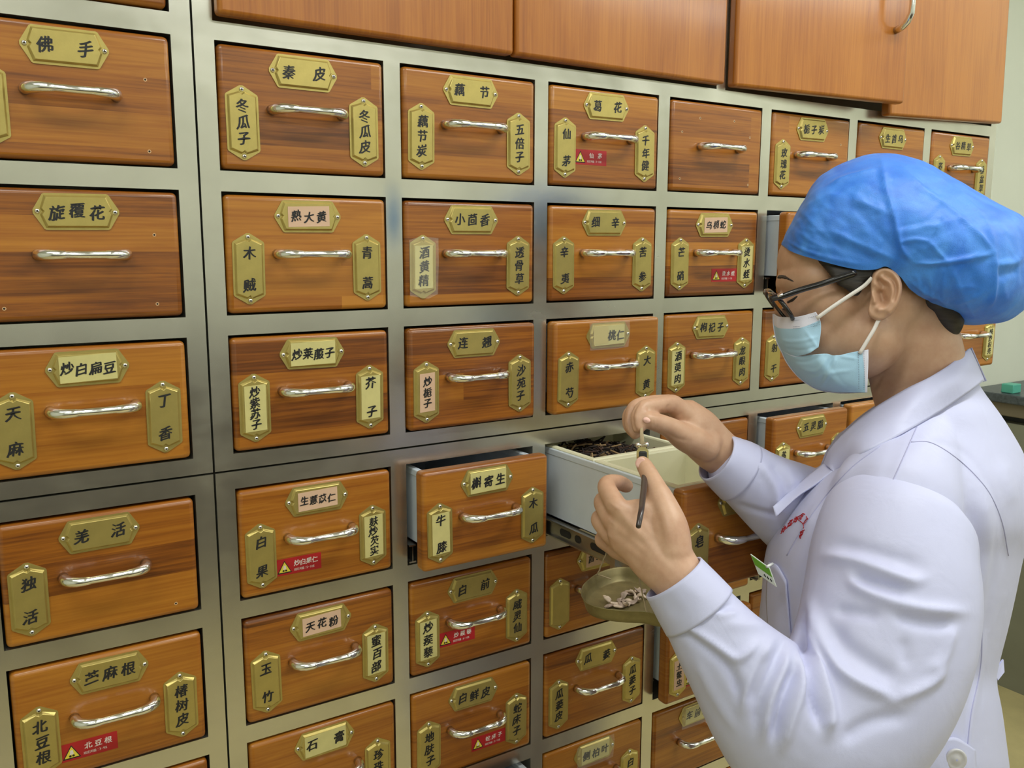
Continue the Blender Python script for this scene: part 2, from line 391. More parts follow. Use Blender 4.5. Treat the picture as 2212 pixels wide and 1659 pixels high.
PL, PW = 0.0815, 0.0372           # stamped brass plate
def plate_mesh(kind, text, paper):
    """brass plate lying in the xz plane, front at -y; kind H or V"""
    b = MB(); L, w2 = PL / 2, PW / 2
    sh = L - 0.0105
    def T(pts): return pts if kind == 'H' else [(-z, x) for x, z in pts]
    outl = [(-L, -0.0018), (-L + 0.001, -0.0035), (-sh - 0.001, -w2 + 0.001), (-sh + 0.001, -w2), (sh - 0.001, -w2), (sh + 0.001, -w2 + 0.001), (L - 0.001, -0.0035), (L, -0.0018),
            (L, 0.0018), (L - 0.001, 0.0035), (sh + 0.001, w2 - 0.001), (sh - 0.001, w2), (-sh + 0.001, w2), (-sh - 0.001, w2 - 0.001), (-L + 0.001, 0.0035), (-L, 0.0018)]
    b.poly_y(T(outl), -0.0012, 0.0, M['brass'])
    def inner(e, sx):   # raised field with a notch at each screw
        a = sh - 0.0005 - e; h = w2 - 0.0022 - e; nt = sx - e
        return [(-nt, -0.0032), (-a, -h), (a, -h), (nt, -0.0032), (nt - 0.0022, 0), (nt, 0.0032), (a, h), (-a, h), (-nt, 0.0032), (-nt + 0.0022, 0)]
    A, B, C = T(inner(0, L - 0.0065)), T(inner(0.0016, L - 0.0065)), T(inner(0.0021, L - 0.0065))
    n = len(A)
    v = [(x, -0.0012, z) for x, z in A] + [(x, -0.0034, z) for x, z in B] + [(x, -0.0038, z) for x, z in C]
    f = [(i, n + i, n + (i + 1) % n, (i + 1) % n)[::-1] for i in range(n)] + [(n + i, 2 * n + i, 2 * n + (i + 1) % n, n + (i + 1) % n)[::-1] for i in range(n)] + [tuple(range(2 * n, 3 * n))]
    b.add(v, f, M['brass'])
    yt = -0.0040
    if paper in (1, 2, 3):
        pm = M['paper_pink'] if paper == 2 else M['paper_olive']
        if kind == 'H': q = (0.0255, 0.0118) if paper == 2 else (0.0280, 0.0140)
        else: q = (0.0110, 0.0255) if paper == 2 else (0.0128, 0.0275)
        sk = 0.0007
        pts = [(-q[0], -q[1] - sk), (q[0], -q[1] + sk), (q[0], q[1] + sk), (-q[0], q[1] - sk)]
        if paper == 3 and kind == 'H' and text.startswith(' '):
            b.poly_y(pts, -0.00410, -0.0038, M['paper_olive'])
            b.poly_y([(-0.030, -0.0130), (-0.003, -0.0125), (-0.003, 0.0145), (-0.030, 0.0140)], -0.00440, -0.0041, plain_once('aged_tape_paper', srgb(200, 184, 120), 0.3))
        else: b.poly_y(pts, -0.00420, -0.0038, pm)
        yt = -0.00445
    if paper == 3:
        e = (0.037, 0.0205) if kind == 'H' else (0.0205, 0.037)
        rn = random.Random(text)
        pts = [(-e[0], -e[1]), (0.3 * e[0], -e[1] * (1 + 0.12 * rn.random())), (e[0] * 0.96, -e[1] * 0.95), (e[0] * 1.03, 0.2 * e[1]), (e[0], e[1]), (-0.2 * e[0], e[1] * 1.05), (-e[0] * 1.04, e[1] * 0.92)]
        b.poly_y(pts, -0.0049, -0.00475, M['tape'])
    t = text
    if t:
        n = len(t)
        if kind == 'H':
            if n == 3 and t[1] == ' ': pos = [(-0.0185, t[0]), (0.0185, t[2])]
            elif n == 3 and t[0] == ' ': pos = [(0.004, t[1]), (0.020, t[2])]
            elif n == 3: pos = [(-0.0190 if paper != 2 else -0.0155, t[0]), (0.0, t[1]), (0.0190 if paper != 2 else 0.0155, t[2])]
            else: pos = [(-0.0205 + 0.0137 * i if paper != 2 else -0.0175 + 0.0117 * i, c) for i, c in enumerate(t)]
            sz = {3: 0.0164, 4: 0.0142}.get(n, 0.0164) * (0.84 if paper == 2 else 1.0)
            rn = random.Random(t)
            for x, c in pos: put_text(b, c, x, rn.uniform(-0.0012, 0.0012), sz, yt, M['ink'])
        else:
            if n == 3 and t[1] == ' ': pos = [(0.0185, t[0]), (-0.0185, t[2])]
            elif n == 3: pos = [(0.0185 - 0.0180 * i if paper != 2 else 0.0145 - 0.0145 * i, c) for i, c in enumerate(t)]
            elif n == 4: pos = [(0.0195 - 0.0130 * i, c) for i, c in enumerate(t)]
            else: pos = [(0.017 - 0.034 * i / max(1, n - 1), c) for i, c in enumerate(t)]
            sz = {3: 0.0160, 4: 0.0136}.get(n, 0.0160) * (0.84 if paper == 2 else 1.0)
            rn = random.Random(t)
            for z, c in pos: put_text(b, c, rn.uniform(-0.001, 0.001), z, sz, yt, M['ink'])
    return b
_po = {}
def plain_once(n, *a):
    if n not in _po: _po[n] = plain(n, *a)
    return _po[n]
def sticker_mesh(name, dose):
    b = MB(); hx, hz = 0.029, 0.0105
    b.poly_y([(-hx, -hz), (hx, -hz), (hx, hz), (-hx, hz)], -0.0003, 0.0, M['sticker_red'])
    tri = lambda cx, cz, r: [(cx - r, cz - r * 0.75), (cx + r, cz - r * 0.75), (cx, cz + r)]
    cx, cz = -0.0185, -0.0010
    b.poly_y(tri(cx, cz, 0.0092), -0.0005, -0.0003, M['ink'])
    b.poly_y(tri(cx, cz, 0.0074), -0.0006, -0.0005, M['yellow'])
    # little bottle and two dark drops inside the triangle
    b.poly_y([(cx - 0.0020, cz - 0.002), (cx + 0.0020, cz - 0.002), (cx + 0.0013, cz + 0.003), (cx - 0.0013, cz + 0.003)], -0.0008, -0.0006, M['white_ink'])
    for sx in (-0.0016, 0.0016):
        b.poly_y([(cx + sx + 0.0014 * math.cos(a), cz - 0.0036 + 0.0012 * math.sin(a)) for a in [2 * PI * i / 8 for i in range(8)]], -0.0008, -0.0006, M['ink'])
    nm = name.replace(' ', '')
    n = len(nm); x0 = -0.0065; x1 = 0.0245
    for i, c in enumerate(nm):
        put_text(b, c, x0 + (x1 - x0) * (i + 0.5) / n, 0.0028, 0.0082, -0.0005, M['white_ink'], sx=1.0, shear=0.03, rise=0.06, bold=0.0, nib=0.02)
    sub = '规定用量：' + dose
    n = len(sub)
    for i, c in enumerate(sub):
        put_text(b, c, -0.0050 + 0.0033 * i - (0.0012 * max(0, i - 4) if i > 4 else 0), -0.0055, 0.0036 if ord(c) > 255 else 0.0042, -0.0005, M['white_ink'], sx=1.0, shear=0.0, rise=0.0, bold=0.0, nib=0.0)
    return b

# ------------------------------------------------------------------ shared drawer parts
fr = MB(); fr.rbox(-W / 2 + 0.0022, W / 2 - 0.0024, -0.011, 0.011, -H / 2 + 0.0022, H / 2 - 0.0034, M['wood'], 0.0055, 3)
FRONT_ME = fr.mesh('drawer')
hd = MB()
hp = [(-.0475, 0, 0), (-.0470, -.008, 0), (-.0450, -.015, 0), (-.0405, -.0205, 0), (-.0345, -.0240, 0), (-.0280, -.0255, 0), (-.0215, -.0258, 0), (-.0210, -.0258, 0)]
hr = [.0060, .0060, .0060, .0058, .0053, .0048, .0045, .0041]
hp = [(x * 0.885, y * 0.93, z) for x, y, z in hp]
hd.tube(hp + [(-x, y, z) for x, y, z in hp[::-1]], hr + hr[::-1], M['chrome'], 14)
HANDLE_ME = hd.mesh('drawer_handle')
sc = MB()
sc.grid([[(r * math.cos(a), y, r * math.sin(a)) for a in [2 * PI * i / 12 for i in range(12)]] for r, y in ((0.0027, 0.0), (0.0026, -0.0008), (0.0020, -0.0016), (0.0010, -0.0020))], M['screw'], True)
sc.add([(0.0010 * math.cos(a), -0.0020, 0.0010 * math.sin(a)) for a in [2 * PI * i / 12 for i in range(12)]], [tuple(range(12))], M['hole'])
SCREW_ME = sc.mesh('screw')
BLANK = {}
def drawer_box(depth, parent, tray=True):
    """white metal tray behind the front; local y grows backwards, front panel back face at y=0.011"""
    b = MB(); wm = M['white_metal']; hw = W / 2 - 0.0125; zb, zt = -0.040, 0.0625
    y0, y1 = 0.0111, 0.0111 + depth; t = 0.0012
    for sx in (-1, 1):
        xo = sx * hw; xi = sx * (hw - t)
        b.box(min(xo, xi), max(xo, xi), y0, y1, zb, zt - 0.004, wm)
        # rolled lip along the top edge
        lo, li = sx * (hw + 0.0012), sx * (hw - 0.0075)
        b.rbox(min(lo, li), max(lo, li), y0, y1, zt - 0.010, zt - 0.0005, wm, 0.0014, 2)
    b.box(-hw, hw, y1 - t, y1, zb, zt, wm); b.box(-hw, hw, y0, y1, zb, zb + t, wm)
    return b.build('drawer_box', parent)
def slide_rail(parent, pull, depth):
    zc = -0.0545
    for sx in (-1, 1):
        b = MB()
        x0 = sx * (W / 2 - 0.0118); x1 = sx * (W / 2 - 0.0020)
        a, c = min(x0, x1), max(x0, x1)
        y0, y1 = 0.03, 0.0111 + depth
        b.box(a, c, y0, y1, zc - 0.0125, zc - 0.0105, M['zinc'])
        b.box(a, c, y0, y1, zc + 0.0105, zc + 0.0125, M['zinc'])
        xm = sx * (W / 2 - 0.0066)
        b.box(min(xm, xm - sx * 0.0012), max(xm, xm - sx * 0.0012), y0, y1, zc - 0.0105, zc + 0.0105, M['zinc'])
        for yy, ln in ((pull - 0.055, 0.016), (pull - 0.132, 0.026), (pull - 0.085, 0.004)):
            if yy < y0 + 0.02: continue
            xs = xm + sx * 0.0004
            pts = [(yy + (ln / 2) * (1 if math.cos(a_) > 0 else -1) + 0.0055 * math.cos(a_), zc + 0.0055 * math.sin(a_)) for a_ in [2 * PI * (i + .5) / 12 for i in range(12)]]
            b.add([(xs, y, z) for y, z in pts], [tuple(range(12))], M['black'])
        yb = max(y0 + 0.02, pull - 0.175)
        if yb < pull: b.box(min(x0, x1 + sx * 0.002), max(x0, x1 + sx * 0.002), yb, yb + 0.010, zc - 0.017, zc + 0.015, M['zinc'])
        b.build('slide_rail', parent)

PULL = {(2, 4): .043, (3, 3): .018, (3, 4): .287, (5, 4): .036, (6, 4): .024, (4, 6): .030, (5, 2): .044, (7, 3): .049, (2, 7): .045, (2, 3): .009, (4, 5): .020, (5, 5): .055}
HOLES = {(0, 1): [(73, 20), (73, -54)], (4, 1): [(-41, 43), (34, 44), (71, 21), (71, -54), (-78, 20), (-80, -50)], (5, 1): [(76, 24)],
         (0, 2): [(73, 21), (72, -54), (-75, -54)], (0, 4): [(73, -55)]}
H_, L_, R_ = (-2, 44), (-75, -17), (72, -17)
DATA = {  # (column, row): [top plate, left plate, right plate, sticker]; a plate is (text, paper)
 (0, 0): [('', 0), ('', 0), ('', 0)],
 (0, 1): [('佛 手', 0), ('', 0), None], (1, 1): [('秦 皮', 0), ('冬瓜子', 0), ('冬瓜皮', 0)], (2, 1): [('藕 节', 0), ('藕节炭', 0), ('五倍子', 0)],
 (3, 1): [('葛 花', 0), ('仙 茅', 0), ('千年健', 0), ('仙 茅', '3-10g', -29, -28)], (4, 1): [None, None, None], (5, 1): [('栀子炭', 0), ('玫瑰花', 0), None],
 (6, 1): [('生首乌', 0), None, None], (7, 1): [('谷精草', 0), ('荞 麦', 0), ('垂盆草', 0)],
 (0, 2): [('旋覆花', 0), None, None], (1, 2): [('熟大黄', 2), ('木 贼', 0), ('青 蒿', 0)], (2, 2): [('小茴香', 0), ('酒黄精', 3), ('透骨草', 0)],
 (3, 2): [('细 辛', 0), ('辛 夷', 0), ('苦 参', 0)], (4, 2): [('乌梢蛇', 2), ('芒 硝', 0), ('烫水蛭', 1), ('烫水蛭', '1-3g', 25, -36)], (5, 2): [('', 0), ('', 0), None],
 (0, 3): [('炒白扁豆', 1), ('天 麻', 0), ('丁 香', 0)], (1, 3): [('炒莱菔子', 1), ('炒紫苏子', 1), ('芥 子', 1)], (2, 3): [('连 翘', 0), ('炒栀子', 2), ('沙苑子', 0)],
 (3, 3): [(' 桃仁', 3), ('赤 芍', 0), ('大 黄', 0)], (4, 3): [('枸杞子', 0), ('酒萸肉', 1), ('龙眼肉', 0)], (5, 3): [None, ('射 干', 0), None], (7, 3): [None, None, ('麸炒枳壳', 1)],
 (0, 4): [('羌 活', 0), ('独 活', 0), None], (1, 4): [('生薏苡仁', 2), ('白 果', 0), ('麸炒芡实', 1), ('炒白果仁', '5-10g', -28, -37)],
 (2, 4): [('槲寄生', 1), ('牛 膝', 1), ('木 瓜', 0)], (3, 4): [('', 0), ('皂 刺', 0), ('', 0)], (4, 4): [('', 0), None, None], (5, 4): [('五灵脂', 0), ('盐补骨脂', 1), ('', 0)],
 (0, 5): [('苎麻根', 0), ('北豆根', 0), ('椿树皮', 0), ('北豆根', '3-9g', -28, -39)], (1, 5): [('天花粉', 2), ('玉 竹', 0), ('蜜百部', 1)],
 (2, 5): [('白 前', 0), ('炒蒺藜', 1), ('威灵仙', 0), ('炒蒺藜', '6-10g', -28, -25)], (3, 5): [('首乌藤', 2), ('', 0), None],
 (1, 6): [('石 膏', 1), None, ('珍珠母', 0)], (2, 6): [('白鲜皮', 0), ('地肤子', 0), ('蛇床子', 0), ('蛇床子', '3-10g', 24, -36)], (3, 6): [('瓜 蒌', 0), ('瓜蒌皮', 0), ('瓜蒌子', 0)],
 (4, 6): [None, ('土鳖虫', 2), None, ('土鳖虫', '3-10g', -33, -36)], (3, 7): [('侧柏叶', 3), None, ('白 薇', 0)], (4, 7): [('车前草', 3), None, None]}
def make_drawer(c, r):
    side = 'L' if c == 0 else 'R'; key = side + ('U' if r < 4 else 'L')
    s = PULL.get((c, r), 0.0035)
    xc = col_x(c) + (0.2040 if c == 0 else 0.20297) / 2; zc = row_z(r) - H / 2
    o = obj('drawer', FRONT_ME, CAB[key], (xc, -s + 0.011, zc))
    obj('drawer_handle', HANDLE_ME, o, (0.001, -0.011, 0.0))
    dat = DATA.get((c, r))
    texts = []
    if dat:
        for kind, slot, (dx, dz) in (('H', 0, H_), ('V', 1, L_), ('V', 2, R_)):
            if not dat[slot]: continue
            tx, pp = dat[slot]
            if tx or True:
                kk = (kind, tx, pp)
                if kk not in BLANK: BLANK[kk] = plate_mesh(kind, tx, pp).mesh('name_plate')
                p = obj('name_plate', BLANK[kk], o, (dx / 1000, -0.011, dz / 1000))
                rn = random.Random(c * 31 + r * 7 + slot); p.rotation_euler = (0, math.radians(rn.uniform(-0.8, 0.8)), 0)
                e = PL / 2 - 0.0042
                for sg in (-1, 1):
                    off = (dx / 1000 + sg * e, -0.0122, dz / 1000) if kind == 'H' else (dx / 1000, -0.0122, dz / 1000 + sg * e)
                    if paper_covers(pp, sg): continue
                    obj('screw', SCREW_ME, o, off)
            if tx.strip(): texts.append(tx.replace(' ', ''))
        if len(dat) > 3:
            nm, dose, dx, dz = dat[3]
            sticker_mesh(nm, dose).build('warning_sticker', o, (dx / 1000, -0.011, dz / 1000))
    hl = HOLES.get((c, r))
    if hl:
        b = MB()
        for dx, dz in hl:
            circ = lambda R, y: [(dx / 1000 + R * math.cos(a), y, dz / 1000 + R * math.sin(a)) for a in [2 * PI * i / 12 for i in range(12)]]
            b.add(circ(0.0019, -0.01115) + circ(0.0011, -0.01125), [tuple(range(12))], M['scar']); b.add(circ(0.0011, -0.01125), [tuple(range(12))], M['hole'])
        b.build('screw_hole', o)
    if texts: o['label'] = ('pulled out ' if s > 0.012 else '') + 'wooden drawer with plates reading ' + ', '.join(texts)
    elif hl: o['label'] = 'blank wooden drawer with bare screw holes'
    if s > 0.012:
        drawer_box(0.335, o); slide_rail(o, s, 0.335)
    return o
def paper_covers(pp, sg): return pp == 3 and sg < 0
DR = {}
for c in range(0, 8):
    for r in range(-1, 9):
        if r < 1 and c > 0: continue
        DR[(c, r)] = make_drawer(c, r)

# cream trays inside the far pulled-out drawer, and the herb sticks in one of them
def tray(x0, x1, y0, y1, zt, depth, label):
    b = MB(); m = M['cream']; t = 0.0022; lip = 0.0055
    zb = zt - depth
    def ring(x0, x1, y0, y1, z): return [(x0, y0, z), (x1, y0, z), (x1, y1, z), (x0, y1, z)]
    tp = 0.004
    rows = [ring(x0 + lip + tp, x1 - lip - tp, y0 + lip + tp, y1 - lip - tp, zb), ring(x0 + lip, x1 - lip, y0 + lip, y1 - lip, zt - 0.003),
            ring(x0, x1, y0, y1, zt - 0.003), ring(x0 - 0.0004, x1 + 0.0004, y0 - 0.0004, y1 + 0.0004, zt - 0.0015), ring(x0 + 0.0012, x1 - 0.0012, y0 + 0.0012, y1 - 0.0012, zt),
            ring(x0 + lip + t, x1 - lip - t, y0 + lip + t, y1 - lip - t, zt), ring(x0 + lip + t + 0.001, x1 - lip - t - 0.001, y0 + lip + t + 0.001, y1 - lip - t - 0.001, zt - 0.002), ring(x0 + lip + tp + t, x1 - lip - tp - t, y0 + lip + tp + t, y1 - lip - tp - t, zb + t)]
    v = [q for r in rows for q in r]
    f = [(3, 2, 1, 0), (28, 29, 30, 31)]
    for i in range(7):
        for j in range(4): f.append((i * 4 + j, i * 4 + (j + 1) % 4, i * 4 + 4 + (j + 1) % 4, i * 4 + 4 + j))
    b.add(v, f, m)
    return tag(b.build('plastic_tray'), label, 'tray')
zt4 = row_z(4) - 0.0055
xl, xr = col_x(3) + 0.0155, col_x(3) + 0.2030 - 0.0155
tray(xl, xr, -0.262, -0.098, zt4, 0.075, 'empty cream plastic tray at the front of the pulled out drawer')
tray(xl, xr, -0.094, 0.070, zt4, 0.075, 'cream plastic tray holding dark herb sticks')
rn = random.Random(5); b = MB()
hm = [plain('herb_stick_dark', srgb(38, 26, 22), 0.8), plain('herb_stick_brown', srgb(70, 46, 34), 0.8), plain('herb_stick_split', srgb(150, 122, 84), 0.8)]
for i in range(520):
    x = rn.uniform(xl + 0.016, xr - 0.016); y = rn.uniform(-0.078, 0.052)
    hz = zt4 - 0.030 + 0.016 * math.exp(-((x - xl - 0.09) / 0.06) ** 2) + rn.uniform(-0.010, 0.006)
    L = rn.uniform(0.006, 0.019); a = rn.uniform(0, 2 * PI); el = rn.gauss(0, 0.3) if i > 12 else rn.uniform(0.5, 1.0)
    d = Vector((math.cos(a) * math.cos(el), math.sin(a) * math.cos(el), math.sin(el))) * L
    if i <= 12: d *= 0.9
    p = Vector((x, y, hz)); q0, q1 = p - d, p + d
    ok = all(xl + 0.011 < q.x < xr - 0.011 and -0.083 < q.y < 0.06 for q in (q0, q1))
    if not ok: continue
    k = rn.random(); mm = hm[0] if k < 0.62 else (hm[1] if k < 0.84 else hm[2])
    b.tube([q0, p + Vector((rn.uniform(-1, 1), rn.uniform(-1, 1), rn.uniform(-1, 1))) * 0.0012, q1], [rn.uniform(0.0009, 0.0016)] * 3, mm, 5)
tag(b.build('dried_herb_sticks'), 'dark dried herb sticks filling the tray', 'herbs', kind='stuff')
# ------------------------------------------------------------------ the pharmacist
EX, EY, EZ = CR[0], CR[1], CR[2]
def P3(u, v, d):
    """point on the sight line of photo pixel (u, v), d metres ahead"""
    return CT + d * (EX * (u - 1106) / FPX + EY * (v - 829.5) / FPX + EZ)
def to_px(V):
    c = (V - CT) @ CR.T
    return 1106 + FPX * c[:, 0] / c[:, 2], 829.5 + FPX * c[:, 1] / c[:, 2], c[:, 2]
def spline(pts, n):
    """Catmull-Rom through rows of numbers, n samples"""
    p = np.array(pts, float); k = len(p)
    q = np.vstack([2 * p[0] - p[1], p, 2 * p[-1] - p[-2]])
    out = []
    for t in np.linspace(0, k - 1, n):
        i = min(int(t), k - 2); f = t - i
        a, b, c, d = q[i], q[i + 1], q[i + 2], q[i + 3]
        out.append(0.5 * (2 * b + (c - a) * f + (2 * a - 5 * b + 4 * c - d) * f * f + (3 * b - a - 3 * c + d) * f ** 3))
    return np.array(out)
class Blob:
    """closed volumes fused into one skin by a voxel remesh"""
    def __init__(s): s.v = []; s.f = []
    def add(s, vs, fs):
        o = len(s.v); s.v += [tuple(q) for q in vs]; s.f += [tuple(o + i for i in f) for f in fs]
    def ell(s, u, v, d, ra, rb, rc, phi=0.0, n=20):
        c = P3(u, v, d); ph = math.radians(phi)
        ax = EX * math.cos(ph) + EY * math.sin(ph); ay = -EX * math.sin(ph) + EY * math.cos(ph)
        vs = []; fs = []
        for i in range(n + 1):
            th = PI * i / n
            for j in range(2 * n):
                a = PI * j / n
                vs.append(c + ax * ra * math.sin(th) * math.cos(a) + EZ * rc * math.sin(th) * math.sin(a) + ay * rb * math.cos(th))
        for i in range(n):
            for j in range(2 * n): fs.append((i * 2 * n + j, i * 2 * n + (j + 1) % (2 * n), (i + 1) * 2 * n + (j + 1) % (2 * n), (i + 1) * 2 * n + j))
        s.add(vs, fs)
    def tube(s, rows, n=24, seg=20, world=False, ends=True):
        """rows: (u, v, d, r across the picture[, r in depth]); rounded ends"""
        R = [tuple(r) if len(r) == 5 else tuple(r) + (r[3],) for r in rows]
        C = [(tuple(P3(*r[:3])) if not world else r[:3]) + (r[3], r[4]) for r in R]
        Q = spline(C, n)
        P = Q[:, :3]; vs = []; rings = []
        for i in range(n):
            t = P[min(i + 1, n - 1)] - P[max(i - 1, 0)]; t /= np.linalg.norm(t)
            a = EZ - t * (EZ @ t)
            if np.linalg.norm(a) < 0.15: a = EX - t * (EX @ t)
            a /= np.linalg.norm(a); b = np.cross(t, a)
            rings.append((P[i], t, a, b, Q[i, 3], Q[i, 4]))
        ex = []
        p, t, a, b, r1, r2 = rings[0]
        if ends:
            for k in (75, 50, 25): ex.append((p - t * r1 * math.sin(math.radians(k)) * 0.8, t, a, b, r1 * math.cos(math.radians(k)), r2 * math.cos(math.radians(k))))
        allr = ex + rings
        p, t, a, b, r1, r2 = rings[-1]
        if ends:
            for k in (25, 50, 75): allr.append((p + t * r1 * math.sin(math.radians(k)) * 0.8, t, a, b, r1 * math.cos(math.radians(k)), r2 * math.cos(math.radians(k))))
        for (p, t, a, b, r1, r2) in allr:
            for j in range(seg):
                g_ = 2 * PI * j / seg; vs.append(p + b * r1 * math.cos(g_) + a * r2 * math.sin(g_))
        fs = []; m_ = len(allr)
        for i in range(m_ - 1):
            for j in range(seg): fs.append((i * seg + j, i * seg + (j + 1) % seg, (i + 1) * seg + (j + 1) % seg, (i + 1) * seg + j))
        fs.append(tuple(range(seg - 1, -1, -1))); fs.append(tuple((m_ - 1) * seg + j for j in range(seg)))
        s.add(vs, fs)
    def remesh(s, voxel, smooth=6, fac=0.5):
        me = bpy.data.meshes.new('blob'); me.from_pydata(s.v, [], s.f)
        bm = bmesh.new(); bm.from_mesh(me); bmesh.ops.recalc_face_normals(bm, faces=bm.faces[:]); bm.to_mesh(me); bm.free()
        o = bpy.data.objects.new('blob', me); COL.objects.link(o)
        md = o.modifiers.new('r', 'REMESH'); md.mode = 'VOXEL'; md.voxel_size = voxel; md.use_smooth_shade = True
        if smooth:
            m2 = o.modifiers.new('s', 'SMOOTH'); m2.factor = fac; m2.iterations = smooth
        dg = bpy.context.evaluated_depsgraph_get(); dg.update()
        out = bpy.data.meshes.new_from_object(o.evaluated_get(dg))
        bpy.data.objects.remove(o); bpy.data.meshes.remove(me)
        return out
def get_v(me):
    a = np.empty(len(me.vertices) * 3); me.vertices.foreach_get('co', a); return a.reshape(-1, 3)
def get_n(me):
    a = np.empty(len(me.vertices) * 3); me.vertex_normals.foreach_get('vector', a); return a.reshape(-1, 3)
def set_v(me, V): me.vertices.foreach_set('co', V.astype(np.float32).ravel()); me.update()
def seg_dist(u, v, pl):
    """distance in px to a polyline and position along it (0..1)"""
    best = np.full(u.shape, 1e9); pos = np.zeros(u.shape)
    L = [0]
    for a, b in zip(pl[:-1], pl[1:]): L.append(L[-1] + math.hypot(b[0] - a[0], b[1] - a[1]))
    for i, (a, b) in enumerate(zip(pl[:-1], pl[1:])):
        dx, dy = b[0] - a[0], b[1] - a[1]; q = max(1e-6, dx * dx + dy * dy)
        t = np.clip(((u - a[0]) * dx + (v - a[1]) * dy) / q, 0, 1)
        dd = np.hypot(u - a[0] - t * dx, v - a[1] - t * dy)
        m_ = dd < best; best[m_] = dd[m_]; pos[m_] = (L[i] + t[m_] * (L[i + 1] - L[i])) / L[-1]
    return best, pos
def crease(me, folds, passes=1):
    """push cloth along its normal by ridges (+) and valleys (-): (polyline px, height mm, width px[, lopsided])"""
    V = get_v(me); N = get_n(me); u, v, d = to_px(V)
    view = (CT - V); view /= np.linalg.norm(view, axis=1)[:, None]
    face = np.clip((N * view).sum(1) * 2.2, 0, 1)
    D = np.zeros(len(V))
    for f in folds:
        pl, h, wd = f[:3]
        pl = spline(pl, 3 * len(pl)).tolist() if len(pl) > 2 else pl
        dist, pos = seg_dist(u, v, pl)
        env = np.clip(np.minimum(pos, 1 - pos) * 5 + 0.25, 0, 1)
        D += 0.001 * h * np.exp(-(dist / wd) ** 2) * env
    set_v(me, V + N * (D * face)[:, None])
def relax(me, it, fac=0.5):
    V = get_v(me); n = len(V); ed = np.empty(len(me.edges) * 2, dtype=np.int64); me.edges.foreach_get('vertices', ed); ed = ed.reshape(-1, 2)
    deg = np.bincount(ed.ravel(), minlength=n).astype(float)[:, None]
    for _ in range(it):
        acc = np.stack([np.bincount(ed[:, 0], V[ed[:, 1], c], n) + np.bincount(ed[:, 1], V[ed[:, 0], c], n) for c in range(3)], 1)
        V = V + (acc / deg - V) * fac
    set_v(me, V)
def child(name, me, parent, mats, smooth=True):
    me.name = name; me.materials.clear()
    for m_ in mats: me.materials.append(m_)
    if smooth: me.polygons.foreach_set('use_smooth', [True] * len(me.polygons))
    return obj(name, me, parent)
def patch(rows, nu, nv):
    """smooth surface through a grid of (u, v, d): returns world point grid"""
    R = [spline(r, nu) for r in rows]
    G = [spline([R[i][j] for i in range(len(R))], nv) for j in range(nu)]
    return [[P3(*G[j][i]) for j in range(nu)] for i in range(nv)]
def shell(name, grid, thick, mat, parent, both=True, matfn=None, mats=None):
    """grid of world points given a real thickness (away from the camera)"""
    nv, nu = len(grid), len(grid[0]); G = np.array(grid)
    du = np.gradient(G, axis=1); dv = np.gradient(G, axis=0)
    N = np.cross(du, dv); N /= np.linalg.norm(N, axis=2)[..., None] + 1e-12
    mid = G.reshape(-1, 3).mean(0)
    if (N.reshape(-1, 3) @ (CT - mid)).mean() < 0: N = -N
    B = G - N * thick
    vs = list(G.reshape(-1, 3)) + list(B.reshape(-1, 3)); o = nv * nu
    b = MB(); fs = []
    for i in range(nv - 1):
        for j in range(nu - 1):
            a = (i * nu + j, i * nu + j + 1, (i + 1) * nu + j + 1, (i + 1) * nu + j); fs.append(a); fs.append(tuple(o + q for q in a[::-1]))
    edge = [i * nu for i in range(nv)] + [(nv - 1) * nu + j for j in range(1, nu)] + [i * nu + nu - 1 for i in range(nv - 2, -1, -1)] + [j for j in range(nu - 2, 0, -1)]
    for a, c in zip(edge, edge[1:] + edge[:1]): fs.append((a, c, o + c, o + a))
    mats = mats or [mat]
    b.mats = list(mats); b.v = [tuple(map(float, q)) for q in vs]; b.f = fs; b.fs = [True] * len(fs)
    b.fm = [matfn(i, j) if matfn else 0 for i in range(nv - 1) for j in range(nu - 1) for _ in (0, 1)] + [0] * len(edge)
    me = b.mesh(name)
    bm = bmesh.new(); bm.from_mesh(me); bmesh.ops.recalc_face_normals(bm, faces=bm.faces[:]); bm.to_mesh(me); bm.free()
    return obj(name, me, parent)

def cloth(name, col, rough, weave=900, bump=0.12, broad=0.25, sub=0.0, trans=None):
    k = NT(name); b = k.b; b.inputs['Base Color'].default_value = col; b.inputs['Roughness'].default_value = rough
    b.inputs['Specular IOR Level'].default_value = 0.4
    b.inputs['Sheen Weight'].default_value = 0.08
    tc = k.n('ShaderNodeTexCoord')
    w1 = k.n('ShaderNodeTexNoise', inp={'Scale': weave, 'Detail': 2.0}); k.l(tc, 'Object', w1, 'Vector')
    w2 = k.n('ShaderNodeTexNoise', inp={'Scale': 22.0, 'Detail': 3.0, 'Distortion': 0.6}); k.l(tc, 'Object', w2, 'Vector')
    b1 = k.n('ShaderNodeBump', inp={'Strength': bump, 'Distance': 0.001}); k.l(w1, 'Fac', b1, 'Height')
    b2 = k.n('ShaderNodeBump', inp={'Strength': broad, 'Distance': 0.006}); k.l(w2, 'Fac', b2, 'Height'); k.l(b1, 'Normal', b2, 'Normal'); k.l(b2, 'Normal', b, 'Normal')
    return k.m
M['coat'] = cloth('white_lab_cotton', srgb(198, 200, 232), 0.5, 1400, 0.10, 0.22)
M['coat_in'] = cloth('coat_facing', srgb(214, 212, 236), 0.6, 1400, 0.1, 0.1)
M['cap'] = cloth('blue_nonwoven', srgb(52, 128, 226), 0.50, 700, 0.25, 0.12)
